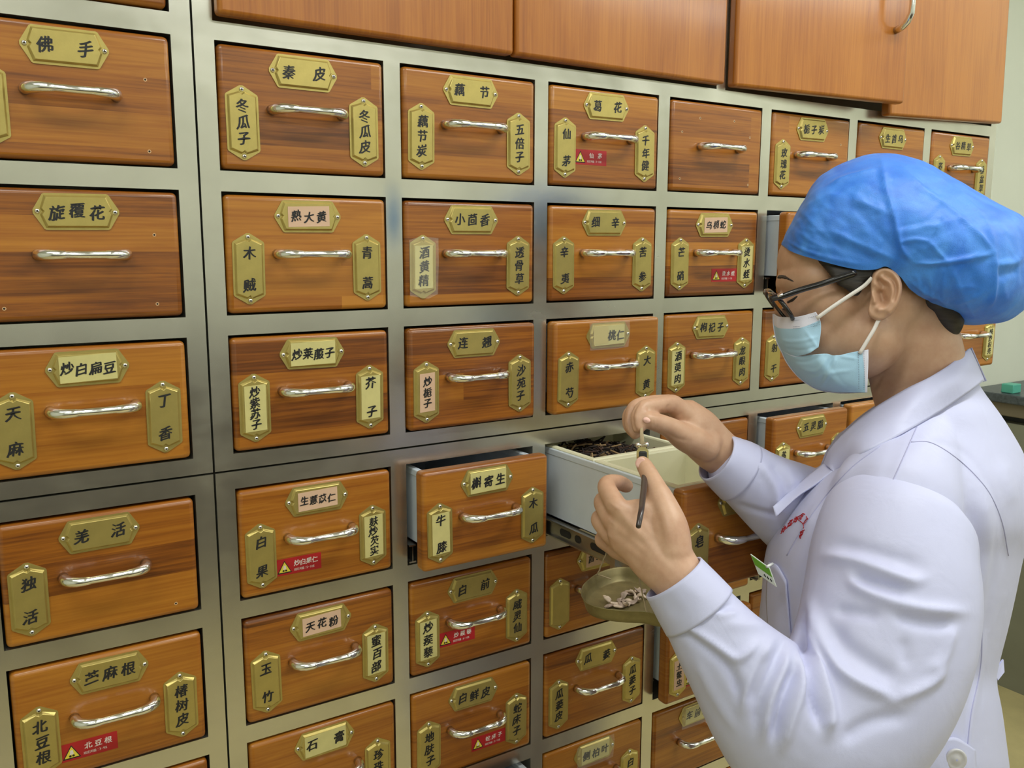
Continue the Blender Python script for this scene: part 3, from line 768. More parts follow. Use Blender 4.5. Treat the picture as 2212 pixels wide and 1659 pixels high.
def cap_fabric():
    """thin spun fabric: pressed dot grid, patchy density"""
    m_ = M['cap']; t_ = m_.node_tree; b_ = t_.nodes['Principled BSDF']
    tc_ = t_.nodes.new('ShaderNodeTexCoord'); n_ = t_.nodes.new('ShaderNodeTexNoise'); n_.inputs['Scale'].default_value = 14.0; n_.inputs['Detail'].default_value = 3.0; n_.inputs['Distortion'].default_value = 1.5
    v_ = t_.nodes.new('ShaderNodeTexVoronoi'); v_.inputs['Scale'].default_value = 620.0
    r_ = t_.nodes.new('ShaderNodeValToRGB'); e_ = r_.color_ramp.elements; e_[0].position = .34; e_[0].color = srgb(44, 116, 220); e_[1].position = .70; e_[1].color = srgb(76, 148, 240)
    x_ = t_.nodes.new('ShaderNodeMix'); x_.data_type = 'RGBA'; x_.blend_type = 'MULTIPLY'; x_.inputs[0].default_value = 0.35
    r2 = t_.nodes.new('ShaderNodeValToRGB'); r2.color_ramp.elements[0].color = (.62, .62, .68, 1); r2.color_ramp.elements[1].position = .55
    t_.links.new(tc_.outputs['Object'], n_.inputs['Vector']); t_.links.new(tc_.outputs['Object'], v_.inputs['Vector'])
    t_.links.new(n_.outputs['Fac'], r_.inputs['Fac']); t_.links.new(v_.outputs['Distance'], r2.inputs['Fac'])
    t_.links.new(r_.outputs['Color'], x_.inputs[6]); t_.links.new(r2.outputs['Color'], x_.inputs[7]); t_.links.new(x_.outputs[2], b_.inputs['Base Color'])
cap_fabric()
M['mask_blue'] = cloth('pale_blue_mask_fabric', srgb(168, 206, 232), 0.6, 1200, 0.15, 0.12)
M['mask_white'] = cloth('white_mask_fabric', srgb(222, 222, 238), 0.6, 1200, 0.15, 0.12)
M['elastic'] = plain('white_elastic', srgb(232, 226, 222), 0.6)
M['frame_black'] = plain('black_acetate', (0.012, 0.011, 0.014, 1), 0.16, coat=0.4)
M['trouser'] = plain('dark_trouser_cloth', srgb(40, 42, 52), 0.8)
M['shoe'] = plain('black_shoe_leather', (0.02, 0.02, 0.02, 1), 0.4)
kg = NT('clear_lens'); kg.b.inputs['Base Color'].default_value = (0.95, 0.97, 0.95, 1); kg.b.inputs['Roughness'].default_value = 0.03
kg.b.inputs['Transmission Weight'].default_value = 1.0; kg.b.inputs['IOR'].default_value = 1.45; M['lens'] = kg.m
ks = NT('skin'); sb = ks.b
tcs = ks.n('ShaderNodeTexCoord')
ns = ks.n('ShaderNodeTexNoise', inp={'Scale': 32.0, 'Detail': 4.0, 'Roughness': 0.6}); ks.l(tcs, 'Object', ns, 'Vector')
rs = ks.ramp([(0.32, srgb(190, 147, 119)), (0.70, srgb(209, 170, 142))]); ks.l(ns, 'Fac', rs, 'Fac'); ks.l(rs, 'Color', sb, 'Base Color')
sb.inputs['Roughness'].default_value = 0.46; sb.inputs['Subsurface Weight'].default_value = 0.12
sb.inputs['Subsurface Radius'].default_value = (0.012, 0.005, 0.003); sb.inputs['Subsurface Scale'].default_value = 0.5
nf = ks.n('ShaderNodeTexNoise', inp={'Scale': 420.0, 'Detail': 2.0}); ks.l(tcs, 'Object', nf, 'Vector')
bs = ks.n('ShaderNodeBump', inp={'Strength': 0.10, 'Distance': 0.0008}); ks.l(nf, 'Fac', bs, 'Height'); ks.l(bs, 'Normal', sb, 'Normal')
M['skin'] = ks.m
M['nail'] = plain('fingernail', srgb(232, 186, 172), 0.28)
kh = NT('black_hair'); hb = kh.b; hb.inputs['Roughness'].default_value = 0.5
tch = kh.n('ShaderNodeTexCoord'); mh = kh.n('ShaderNodeMapping', inp={'Scale': (30, 30, 320), 'Rotation': (0.3, 0.5, 0)}); kh.l(tch, 'Object', mh, 'Vector')
nh = kh.n('ShaderNodeTexNoise', inp={'Scale': 1.0, 'Detail': 3.0}); kh.l(mh, 'Vector', nh, 'Vector')
rh = kh.ramp([(0.3, (0.006, 0.005, 0.005, 1)), (0.75, (0.045, 0.034, 0.028, 1))]); kh.l(nh, 'Fac', rh, 'Fac'); kh.l(rh, 'Color', hb, 'Base Color')
bh = kh.n('ShaderNodeBump', inp={'Strength': 0.5, 'Distance': 0.001}); kh.l(nh, 'Fac', bh, 'Height'); kh.l(bh, 'Normal', hb, 'Normal')
M['hair'] = kh.m

DM = 1.075                        # depth of the plane that halves the head
foot = P3(1900, 1659, 1.10)
PERSON = empty('person', (0, 0, 0), 'person in white coat, blue bouffant cap, mask and glasses, weighing herbs', 'person')

# ---- body: head, neck, chest, arms and hands in one skin
B = Blob()
B.ell(1874, 530, DM, .088, .084, .069, -14)
B.ell(1757, 562, DM, .041, .044, .058)
B.ell(1742, 608, DM, .034, .028, .054)
B.ell(1776, 662, DM, .048, .044, .062)
B.ell(1762, 722, DM, .038, .046, .050)
B.ell(1697, 684, DM, .011, .030, .012, -18)
B.ell(1782, 792, DM, .036, .028, .036, 20)
B.ell(1845, 730, DM, .060, .052, .067, -30)
B.ell(1880, 640, DM, .060, .060, .068)
B.tube([(1925, 600, 1.09, .056), (1962, 720, 1.095, .0565), (1990, 850, 1.10, .058, .050), (1985, 930, 1.12, .048, .044), (1970, 1040, 1.12, .07, .07), (1940, 1120, 1.12, .08, .08)], 24, 24)
# left arm and hand
B.tube([(1940, 1130, .985, .05), (1890, 1400, .93, .045), (1770, 1560, .905, .042), (1600, 1420, .885, .036), (1500, 1300, .886, .0285), (1466, 1250, .8915, .0275, .026), (1425, 1200, .902, .0315, .022), (1385, 1155, .912, .030, .018)], 40, 20)
KN = {'i': (1332, 1094, .914), 'm': (1322, 1124, .920), 'r': (1319, 1154, .930), 'p': (1330, 1184, .942)}
W0 = (1440, 1218, .900)
for k, (u, v, d) in KN.items():
    B.tube([(W0[0] + (u - W0[0]) * .10, W0[1] + (v - W0[1]) * .10, W0[2]), ((u + W0[0]) / 2 + 4, (v + W0[1]) / 2 - 2, (d + W0[2]) / 2 - .003), (u, v, d)], 10, 16) if False else None
    B.tube([(W0[0] + (u - W0[0]) * .08, W0[1] + (v - W0[1]) * .08, W0[2], .019, .016), ((u + W0[0]) / 2 + 2, (v + W0[1]) / 2 - 2, (d + W0[2]) / 2 - .001, .0165, .0150), (u, v, d, .0112, .0118)], 12, 16)
B.ell(1385, 1150, .914, .036, .034, .017, 40)
B.tube([(1332, 1094, .914, .0112), (1310, 1050, .938, .0098), (1334, 1042, .962, .0088), (1354, 1050, .972, .0080)], 24, 16)       # index finger
B.tube([(1322, 1124, .920, .0112), (1301, 1084, .948, .0096), (1318, 1080, .975, .0086), (1342, 1092, .980, .0078)], 24, 16)       # middle
B.tube([(1319, 1154, .930, .0108), (1294, 1122, .956, .0094), (1310, 1118, .982, .0084), (1335, 1128, .985, .0076)], 24, 16)       # ring
B.tube([(1330, 1184, .942, .0098), (1300, 1166, .962, .0086), (1312, 1162, .985, .0076), (1334, 1168, .988, .0070)], 24, 16)       # little
B.tube([(1456, 1200, .893, .0190), (1446, 1140, .902, .0195), (1427, 1078, .918, .0140), (1418, 1058, .925, .0118), (1402, 1024, .940, .0098), (1390, 1003, .951, .0086), (1386, 997, .954, .0070)], 30, 18)  # thumb
B.ell(1408, 1105, .919, .016, .020, .011, 20)
# right arm and hand
B.tube([(1900, 1080, 1.24, .05), (1740, 1110, 1.14, .042), (1640, 1050, 1.08, .036), (1575, 994, 1.065, .0275, .0240), (1540, 966, 1.059, .0280, .0225), (1505, 930, 1.050, .0285, .021), (1478, 902, 1.047, .024, .020)], 36, 20)
W1 = (1532, 958, 1.056)
for (u, v, d) in ((1452, 872, 1.030), (1447, 872, 1.046), (1446, 878, 1.060), (1450, 886, 1.072)):
    B.tube([(W1[0], W1[1], (W1[2] + d) / 2, .017, .015), ((u + W1[0]) / 2 + 4, (v + W1[1]) / 2 - 3, (d + W1[2]) / 2, .0165, .0145), (u, v, d, .0115)], 12, 16)
B.tube([(1452, 872, 1.030, .0112), (1418, 876, 1.012, .0098), (1390, 882, .998, .0094), (1379, 903, .990, .0086), (1380, 926, .986, .0074)], 26, 16)
B.tube([(1447, 872, 1.046, .0112), (1405, 872, 1.030, .0098), (1372, 882, 1.016, .0093), (1363, 912, 1.008, .0084), (1373, 938, 1.003, .0072)], 26, 16)
B.tube([(1446, 878, 1.060, .0108), (1400, 878, 1.048, .0094), (1364, 892, 1.034, .0090), (1359, 915, 1.026, .0080), (1366, 932, 1.020, .0070)], 26, 16)
B.tube([(1450, 886, 1.072, .0098), (1410, 890, 1.062, .0086), (1378, 902, 1.052, .0082), (1372, 925, 1.045, .0072)], 22, 16)
B.tube([(1525, 965, 1.044, .0185), (1480, 945, 1.024, .0165), (1447, 924, 1.008, .0122), (1420, 913, .997, .0108), (1400, 907, .989, .0102), (1396, 906, .987, .0088)], 28, 18)
B.ell(1490, 925, 1.043, .022, .026, .018, 35)
body = B.remesh(0.0019, 7, 0.5)
V = get_v(body); u, v, d = to_px(V)
ed = np.empty(len(body.edges) * 2, dtype=np.int64); body.edges.foreach_get('vertices', ed); ed = ed.reshape(-1, 2)
deg = np.bincount(ed.ravel(), minlength=len(V)).astype(float)
wsm = np.clip((u - 1775) / 20, 0, 1) * np.clip((960 - v) / 40, 0, 1) * 0.9 + 0.0
for _ in range(60):
    acc = np.zeros_like(V)
    for c_ in range(3): acc[:, c_] = np.bincount(ed[:, 0], V[ed[:, 1], c_], len(V)) + np.bincount(ed[:, 1], V[ed[:, 0], c_], len(V))
    V = V + (acc / deg[:, None] - V) * (wsm * 0.6)[:, None]
set_v(body, V); N = get_n(body); u, v, d = to_px(V)
# tendons, knuckle creases and the fold lines of neck and wrist
def press(sel, folds):
    global V, N, u, v
    D = np.zeros(len(V))
    for pl, h, wd in folds:
        dist, pos = seg_dist(u, v, pl); D += 0.001 * h * np.exp(-(dist / wd) ** 2) * np.clip(np.minimum(pos, 1 - pos) * 4 + 0.3, 0, 1)
    view = CT - V; view /= np.linalg.norm(view, axis=1)[:, None]
    fc = np.clip((N * view).sum(1) * 2, 0, 1)
    V = V + N * (D * fc * sel)[:, None]
hl = (d < 0.98) & (u < 1520); hr_ = (u < 1580) & (d > 0.975); nk = (u > 1760)
press(hl, [([(1335, 1100), (1380, 1150), (1425, 1205)], 1.1, 9), ([(1324, 1130), (1372, 1172), (1420, 1212)], 1.0, 9), ([(1322, 1160), (1368, 1192), (1415, 1225)], 0.8, 9),
           ([(1352, 1100), (1390, 1150)], -0.8, 9), ([(1410, 1090), (1422, 1130), (1430, 1170)], -1.6, 10), ([(1402, 1015), (1418, 1014)], -0.5, 2.5), ([(1400, 1021), (1418, 1021)], -0.5, 2.5),
           ([(1334, 1094), (1330, 1100)], 1.6, 9), ([(1322, 1124), (1318, 1128)], 1.5, 9), ([(1318, 1156), (1316, 1158)], 1.3, 9), ([(1328, 1186), (1326, 1187)], 1.0, 8)])
press(hr_, [([(1404, 906), (1404, 922)], -0.5, 2), ([(1411, 903), (1413, 925)], -0.7, 2), ([(1417, 902), (1419, 924)], -0.5, 2), ([(1437, 897), (1447, 872)], -1.3, 4), ([(1400, 876), (1402, 890)], -0.9, 3),
            ([(1440, 935), (1462, 948), (1490, 952)], -0.8, 4), ([(1381, 870), (1370, 884), (1366, 901), (1369, 921), (1377, 936)], -1.8, 2.2), ([(1370, 874), (1362, 888), (1359, 904), (1362, 924), (1368, 936)], -1.5, 2.0), ([(1405, 893), (1440, 893)], -1.2, 5), ([(1452, 902), (1476, 893)], -0.7, 4)])
press(nk, [([(1880, 850), (1905, 810), (1935, 770)], -1.4, 5), ([(1888, 838), (1900, 828)], -0.6, 4), ([(1890, 880), (1925, 850), (1960, 830)], -0.9, 6)])
set_v(body, V)
BODY = child('body', body, PERSON, [M['skin']])

# ---- ear, sculpted relief on an ear outline
out = [(1886, 586), (1896, 578), (1908, 575), (1922, 577), (1934, 585), (1943, 596), (1949, 612), (1949, 630), (1945, 648), (1938, 664), (1929, 677), (1917, 687), (1904, 693), (1892, 693), (1881, 688), (1875, 679), (1874, 668), (1877, 655), (1880, 640), (1880, 622), (1880, 603)]
O = spline(out + [out[0]], 96)[:-1]
cen = np.array([1910.0, 634.0]); rings = []
NR = 26
def ear_h(uu, vv, rho):
    """relief of the ear in mm towards the camera"""
    uu = np.asarray(uu, float); vv = np.asarray(vv, float)
    h = np.zeros(uu.shape)
    def ridge(pl, a, wd):
        ds, pos = seg_dist(uu, vv, spline(pl, 24).tolist()); return a * np.exp(-(ds / wd) ** 2)
    h += ridge([(1890, 612), (1892, 594), (1906, 583), (1924, 586), (1937, 600), (1942, 620), (1939, 642), (1931, 662), (1921, 674)], 4.2, 7)      # helix
    h += ridge([(1906, 600), (1922, 612), (1928, 632), (1922, 654), (1910, 667), (1899, 668)], 3.4, 6.5)                                            # antihelix
    h += ridge([(1920, 596), (1924, 612)], 1.2, 5)
    h += ridge([(1884, 636), (1888, 644), (1889, 652)], 3.6, 5.5)                                                                                   # tragus
    h += ridge([(1898, 676), (1892, 684)], 2.4, 12)                                                                                                 # lobe
    h -= ridge([(1903, 634), (1907, 648)], 8.0, 10)                                                                                                 # concha
    h -= ridge([(1897, 606), (1908, 616)], 4.5, 7)
    h -= ridge([(1914, 597), (1931, 608), (1936, 626), (1931, 646)], 2.0, 4)
    return h
b = MB(); grid = []
for i in range(NR + 1):
    rho = i / NR; row = []
    pts = cen + (O - cen) * rho
    hh = ear_h(pts[:, 0], pts[:, 1], rho)
    edge = 0.0 if rho < 0.86 else ((rho - 0.86) / 0.14) ** 2
    for q, h in zip(pts, hh):
        tilt = -0.010 * np.clip((q[0] - 1882) / 66, 0, 1.1)          # the rear rim stands off the head
        dd = 0.9985 + tilt - 0.001 * h * (1 - edge) + 0.004 * edge
        row.append(P3(q[0], q[1], dd))
    grid.append(row)
back = [P3(*(cen + (O[k] - cen) * 0.80), 1.004 - 0.003 * np.clip((O[k][0] - 1882) / 66, 0, 1)) for k in range(len(O))]
grid.append(back); grid.append([P3(*(cen + (O[k] - cen) * 0.62), 1.016) for k in range(len(O))])
b.grid(grid, M['skin'], True); me = b.mesh('ear')
bm = bmesh.new(); bm.from_mesh(me); bmesh.ops.remove_doubles(bm, verts=bm.verts[:], dist=0.0001); bmesh.ops.recalc_face_normals(bm, faces=bm.faces[:])
bmesh.ops.smooth_vert(bm, verts=bm.verts[:], factor=0.35, use_axis_x=True, use_axis_y=True, use_axis_z=True); bm.to_mesh(me); bm.free()
me.polygons.foreach_set('use_smooth', [True] * len(me.polygons))
obj('ear', me, PERSON)

# ---- hair: under the cap, sideburn and nape
Hh = Blob()
Hh.ell(1888, 528, DM, .086, .078, .0735, -12)
Hh.ell(1985, 600, DM + .006, .046, .058, .058, -20)
Hh.ell(2010, 668, DM + .006, .028, .044, .052, -30)
Hh.ell(1990, 640, DM + .004, .030, .030, .058, -28)
Hh.tube([(1775, 548, 1.024, .010, .006), (1812, 575, 1.012, .015, .006), (1840, 602, 1.0060, .018, .006), (1850, 630, 1.0050, .007, .004)], 14, 14)
Hh.tube([(1800, 560, 1.016, .012, .008), (1850, 585, 1.006, .014, .006), (1880, 592, 1.004, .010, .005)], 12, 14)
child('hair', Hh.remesh(0.0026, 5), PERSON, [M['hair']])
# eyebrow and lashes
br_ = Blob(); br_.tube([(1682, 598, 1.0535, .0028, .0014), (1692, 598, 1.0425, .0030, .0012), (1704, 603, 1.0325, .0018, .0010), (1714, 608, 1.0265, .001, .001)], 12, 10)
child('eyebrow', br_.remesh(0.0012, 2), PERSON, [M['hair']])
b = MB(); b.tube([P3(1702, 653, 1.030), P3(1712, 648, 1.023), P3(1722, 640, 1.017)], [.0014, .0018, .0008], M['hair'], 8); b.build('eyelash', PERSON)

# ---- bouffant cap
rim = spline([(1687, 528, DM), (1706, 541, 1.046), (1735, 553, 1.022), (1790, 569, 1.006), (1850, 583, .997), (1890, 583, .993), (1915, 577, .990), (1945, 600, .994), (1966, 626, 1.002), (2000, 648, 1.020), (2035, 668, 1.050), (2066, 699, DM)], 170)
crown = spline([(1687, 527, DM), (1708, 484, DM), (1732, 440, DM), (1770, 382, DM), (1840, 344, DM), (1903, 331, DM), (1985, 344, DM), (2060, 384, DM), (2150, 436, DM), (2222, 480, DM), (2248, 560, DM), (2235, 640, DM), (2186, 689, DM), (2113, 702, DM), (2066, 700, DM)], 170)
rows = []
NT_ = 100
for i in range(NT_ + 1):
    t = i / NT_; row = []
    for k in range(170):
        s_ = k / 169
        e1 = math.sin(t * PI / 2) ** 1.0; e2 = math.cos(t * PI / 2)
        bul = (0.010 + 0.046 * s_ ** 1.4) * math.sin(PI * min(1, t * 1.15)) * math.sin(PI * min(1.0, s_ * 1.02)) ** 0.6
        uv = rim[k, :2] + (crown[k, :2] - rim[k, :2]) * e1
        dd = DM + (rim[k, 2] - DM) * e2 - bul
        row.append((uv[0], uv[1], dd))
    rows.append(row)
near = [[P3(*q) for q in r] for r in rows]
far = [[P3(q[0], q[1], 2 * DM - q[2]) for q in r] for r in rows[::-1][1:]]
b = MB(); b.grid(near + far, M['cap']); me = b.mesh('bouffant_cap')
bm = bmesh.new(); bm.from_mesh(me); bmesh.ops.remove_doubles(bm, verts=bm.verts[:], dist=0.00008); bmesh.ops.recalc_face_normals(bm, faces=bm.faces[:]); bm.to_mesh(me); bm.free()
CAPF = [([(1903, 335), (1912, 400), (1925, 450), (1938, 500), (1948, 540), (1972, 566)], 3.2, 7), ([(1900, 365), (1845, 378), (1790, 400)], 2.0, 9),
        ([(1948, 368), (2010, 420), (2060, 455), (2110, 505), (2147, 546)], 3.5, 11), ([(1975, 385), (2030, 425), (2075, 470), (2100, 510)], -3.5, 12), ([(2000, 375), (2060, 405), (2120, 470), (2150, 540)], 2.5, 12),
        ([(1975, 568), (2040, 566), (2110, 555), (2147, 547)], 3.6, 6), ([(2147, 547), (2149, 610), (2140, 660)], 2.6, 7), ([(2150, 573), (2195, 565), (2210, 545)], 3.0, 7), ([(2155, 595), (2200, 585)], -3.0, 10),
        ([(2004, 520), (2025, 545), (2044, 563)], 2.2, 6), ([(2037, 455), (2020, 495), (2003, 522)], 1.6, 5), ([(1945, 524), (1975, 518), (2005, 520)], 1.8, 6),
        ([(1830, 430), (1870, 470), (1915, 520), (1945, 545)], -2.6, 12), ([(1770, 420), (1830, 428), (1890, 450), (1930, 470)], 1.8, 14), ([(1800, 500), (1850, 525), (1905, 548), (1930, 560)], 2.0, 8), ([(1790, 520), (1850, 545), (1900, 566)], -2.2, 8),
        ([(1745, 470), (1770, 500), (1800, 525)], 1.0, 6), ([(1760, 440), (1775, 480), (1790, 500)], -1.0, 7), ([(1725, 500), (1750, 520), (1790, 540)], 1.0, 6), ([(1700, 520), (1740, 541), (1800, 560), (1870, 574)], 1.5, 5),
        ([(1960, 600), (1990, 625), (2030, 645), (2050, 670)], 1.8, 6), ([(1975, 590), (1985, 610), (2000, 640)], 2.0, 5), ([(2005, 590), (2010, 620), (2015, 645)], 1.8, 5), ([(2035, 575), (2036, 620), (2040, 655)], 2.0, 7), ([(1990, 600), (2000, 625)], -2.0, 6),
        ([(2060, 585), (2080, 640), (2110, 690)], 1.6, 12), ([(2090, 580), (2120, 640)], -2.2, 16)]
crease(me, [(p_, h_ * 0.75, w_ * 0.9) for p_, h_, w_ in CAPF] + [(p_, h_ * 0.7, 3.2) for p_, h_, w_ in CAPF if h_ > 0])
rnc = random.Random(3); fine = []
for _ in range(70):                                             # fine crumples gathered towards the brim
    cu_, cv_ = rnc.uniform(1700, 1900), rnc.uniform(420, 565); a_ = rnc.gauss(0.75, 0.55); l_ = rnc.uniform(14, 38)
    fine.append(([(cu_ - l_ * math.cos(a_), cv_ - l_ * math.sin(a_)), (cu_ + rnc.uniform(-4, 4), cv_ + rnc.uniform(-4, 4)), (cu_ + l_ * math.cos(a_), cv_ + l_ * math.sin(a_))], rnc.choice((-1, 1)) * rnc.uniform(.35, .8), rnc.uniform(2.5, 5)))
for _ in range(40):
    cu_, cv_ = rnc.uniform(1900, 2200), rnc.uniform(380, 680); a_ = rnc.uniform(0, PI); l_ = rnc.uniform(20, 60)
    fine.append(([(cu_ - l_ * math.cos(a_), cv_ - l_ * math.sin(a_)), (cu_ + rnc.uniform(-6, 6), cv_ + rnc.uniform(-6, 6)), (cu_ + l_ * math.cos(a_), cv_ + l_ * math.sin(a_))], rnc.choice((-1, 1)) * rnc.uniform(.4, 1.2), rnc.uniform(3, 7)))
crease(me, fine); relax(me, 2, 0.4)
V = get_v(me); N = get_n(me)
nz = np.array([mnoise.noise(Vector(q) * 55) * 0.5 + mnoise.noise(Vector(q) * 120) * 0.25 for q in V])
set_v(me, V + N * (nz * 0.0016)[:, None])
child('bouffant_cap', me, PERSON, [M['cap']])

# ---- mask
def mirror(rows): return [[(u_, v_, 2 * DM - d_) for u_, v_, d_ in r] for r in rows]
up = [[(1671, 678, DM), (1683, 684, 1.050), (1722, 684, 1.0225), (1762, 674, 1.0085)], [(1672, 704, DM), (1686, 711, 1.046), (1728, 710, 1.0165), (1772, 693, 1.0065)],
      [(1679, 738, DM), (1697, 745, 1.042), (1735, 742, 1.0115), (1773, 718, 1.0055)], [(1692, 765, DM), (1715, 770, 1.038), (1745, 764, 1.0085), (1768, 750, 1.0045)]]
lo = [[(1688, 757, DM - .001), (1716, 770, 1.034), (1757, 766, 1.0085), (1783, 764, 1.0045), (1808, 768, 1.0025), (1840, 761, 1.001), (1876, 755, 1.000)],
      [(1702, 785, DM), (1730, 793, 1.032), (1768, 790, 1.0065), (1795, 788, 1.003), (1820, 786, 1.001), (1848, 782, 1.000), (1876, 780, .999)],
      [(1728, 816, DM), (1755, 820, 1.036), (1788, 816, 1.009), (1812, 812, 1.004), (1835, 808, 1.002), (1855, 806, 1.0005), (1875, 806, .9995)],
      [(1763, 839, DM), (1785, 841, 1.044), (1810, 836, 1.016), (1828, 833, 1.009), (1845, 831, 1.005), (1860, 830, 1.003), (1874, 830, 1.001)],
      [(1800, 847, DM), (1815, 848, 1.052), (1830, 848, 1.030), (1842, 848, 1.018), (1852, 848, 1.012), (1862, 848, 1.007), (1873, 848, 1.004)]]
MASK = empty_part = obj('face_mask', None, PERSON)
for side, f in ((0, lambda x: x), (1, mirror)):
    _mp = shell('mask_panel', patch(f(up), 60, 52), .0012, None, MASK, mats=[M['mask_white'], M['mask_blue']], matfn=lambda i, j: 0 if i < 16 else 1)
    if side == 0: crease(_mp.data, [([(1688, 735), (1725, 738), (1765, 728)], 1.0, 4), ([(1695, 752), (1730, 757), (1762, 748)], -1.0, 4), ([(1740, 715), (1758, 740), (1765, 752)], .8, 4)])
    _mp = shell('mask_panel', patch(f(lo), 80, 60), .0012, None, MASK, mats=[M['mask_white'], M['mask_blue']], matfn=lambda i, j: 0 if j > 73 else 1)
    if side == 0: crease(_mp.data, [([(1808, 767), (1796, 795), (1785, 818), (1771, 842)], 1.6, 4), ([(1800, 767), (1788, 795), (1774, 820)], -1.2, 4), ([(1726, 796), (1766, 800), (1788, 768)], 1.2, 4), ([(1740, 820), (1785, 808), (1840, 800)], 1.0, 5), ([(1700, 778), (1740, 782), (1775, 768)], -1.0, 4), ([(1815, 770), (1850, 775)], .8, 4)])
# stitched welds along the white band and the side edge
wd_ = plain('grey_weld_marks', srgb(120, 126, 150), 0.7)
b = MB()
def dash_line(pts, n, r):
    q = [P3(*p_) for p_ in spline(pts, n * 2)]
    for i in range(0, len(q) - 1, 2): b.tube([q[i], q[i] + (q[i + 1] - q[i]) * 0.75], r, wd_, 5)
dash_line([(1713, 692, 1.0245), (1735, 690, 1.0165), (1766, 681, 1.0068)], 18, .0003)
dash_line([(1714, 705, 1.0225), (1740, 704, 1.0130), (1770, 697, 1.0053)], 20, .0003)
dash_line([(1714, 709, 1.0218), (1740, 708, 1.0125), (1771, 701, 1.0050)], 20, .0003)
dash_line([(1854, 760, .9995), (1855, 800, .9990), (1855, 840, 1.0035)], 22, .0003)
dash_line([(1866, 758, .9990), (1867, 800, .9985), (1866, 842, 1.0025)], 22, .0003)
b.build('mask_weld', MASK)
b = MB()
def ribbon(pts, n, half):
    q = spline(pts, n); rows_ = []
    for i in range(n):
        t = q[min(i + 1, n - 1), :2] - q[max(i - 1, 0), :2]; t = t / np.hypot(*t); nn = np.array([-t[1], t[0]])
        rows_.append([P3(*(q[i, :2] + nn * half), q[i, 2]), P3(*(q[i, :2] - nn * half), q[i, 2])])
    return rows_
shell('mask_strap', ribbon([(1764, 688, 1.0035), (1800, 662, 1.0000), (1836, 638, .9985), (1866, 618, .9985), (1884, 600, .9965)], 20, 4.0), .0012, M['elastic'], MASK)
shell('mask_strap', ribbon([(1857, 764, .9985), (1875, 734, .9965), (1888, 712, .9965), (1898, 692, .9990), (1908, 680, 1.0060)], 20, 4.0), .0012, M['elastic'], MASK)

# ---- glasses
GLS = obj('glasses', None, PERSON)
shell('temple', ribbon([(1664, 646, 1.016), (1690, 640, 1.0105), (1730, 626, 1.006), (1775, 613, 1.0025), (1813, 600, .9985), (1850, 588, .9960)], 24, 6.3), .0026, M['frame_black'], GLS)
shell('temple', ribbon([(1664, 646, 2 * DM - 1.016), (1690, 640, 2 * DM - 1.0105), (1775, 613, 2 * DM - 1.0025), (1850, 588, 2 * DM - .996)], 18, 5.2), .0026, M['frame_black'], GLS)
ld_ = np.array([0.60, 0.80])                                  # downward direction of the lens plane in the picture
for s_ in (-1, 1):
    cd_ = DM + s_ * 0.032; cu = np.array([1684.0, 664.0]) - np.array([0, 0]) + (np.array([4.0, 0]) if s_ < 0 else np.array([-6.0, -8.0]))
    lp = []
    for k in range(40):
        a = 2 * PI * k / 40
        ca, sa = math.copysign(abs(math.cos(a)) ** .75, math.cos(a)), math.copysign(abs(math.sin(a)) ** .75, math.sin(a))
        yaw = 9.0 * (-s_ * ca * (1 if s_ < 0 else -1)) * (1 if s_ < 0 else -1)
        dd = cd_ + ca * 0.0255
        off = 8.0 * (ca * -1 if s_ < 0 else ca)                # each rim wraps back towards its temple
        uv = cu + ld_ * (sa * 36) + np.array([off, -off * 0.2])
        lp.append(P3(uv[0], uv[1], dd))
    b = MB(); b.tube(lp, .0026, M['frame_black'], 10, closed=True); b.build('lens_rim', GLS)
    c = sum(lp) / len(lp); b = MB()
    n_ = np.cross(lp[10] - c, lp[0] - c); n_ /= np.linalg.norm(n_)
    fr_ = [q + n_ * .0006 for q in lp]; bk_ = [q - n_ * .0006 for q in lp]
    b.add(fr_ + bk_, [tuple(range(40)), tuple(range(79, 39, -1))] + [(i, 40 + i, 40 + (i + 1) % 40, (i + 1) % 40) for i in range(40)], M['lens']); b.build('lens', GLS)
b = MB(); b.tube([P3(1679, 645, DM - .008), P3(1674, 640, DM), P3(1672, 640, DM + .008)], .002, M['frame_black'], 10); b.build('bridge', GLS)
b = MB(); b.tube([P3(1680, 640, 1.0098), P3(1691, 636, 1.0078)], .0016, M['chrome'], 8); b.build('hinge', GLS)

# ---- coat
def torso_ring(uc, v_, hu, hd, dc, n=72, sq=2.3):
    """closed ring around the trunk, hu px half width in the picture, hd m half depth"""
    out_ = []
    for k in range(n):
        a = 2 * PI * k / n
        ca = math.copysign(abs(math.cos(a)) ** (2 / sq), math.cos(a)); sa = math.copysign(abs(math.sin(a)) ** (2 / sq), math.sin(a))
        out_.append((uc + hu * ca, v_, dc + hd * sa))
    return out_
TR = [  # v, left px, right px, half depth, centre depth
 (815, 1985, 2106, .046, 1.105), (850, 1946, 2128, .066, 1.107), (890, 1898, 2158, .088, 1.11), (930, 1856, 2184, .105, 1.115), (980, 1806, 2212, .130, 1.12), (1050, 1730, 2238, .158, 1.12), (1130, 1675, 2238, .172, 1.12),
 (1200, 1652, 2213, .165, 1.115), (1280, 1645, 2196, .158, 1.11), (1360, 1637, 2178, .150, 1.105), (1430, 1640, 2160, .145, 1.10), (1475, 1640, 2154, .145, 1.10), (1540, 1636, 2166, .152, 1.10), (1660, 1630, 2182, .165, 1.10)]
Bc = Blob()
Q = spline([(r[0], r[1], r[2], r[3], r[4]) for r in TR], 60)
vs = []
for q in Q:
    for (u_, v_, d_) in torso_ring((q[1] + q[2]) / 2, q[0], (q[2] - q[1]) / 2, q[3], q[4]): vs.append(P3(u_, v_, d_))
last = np.array(vs[-72:]); cen_ = last.mean(0)
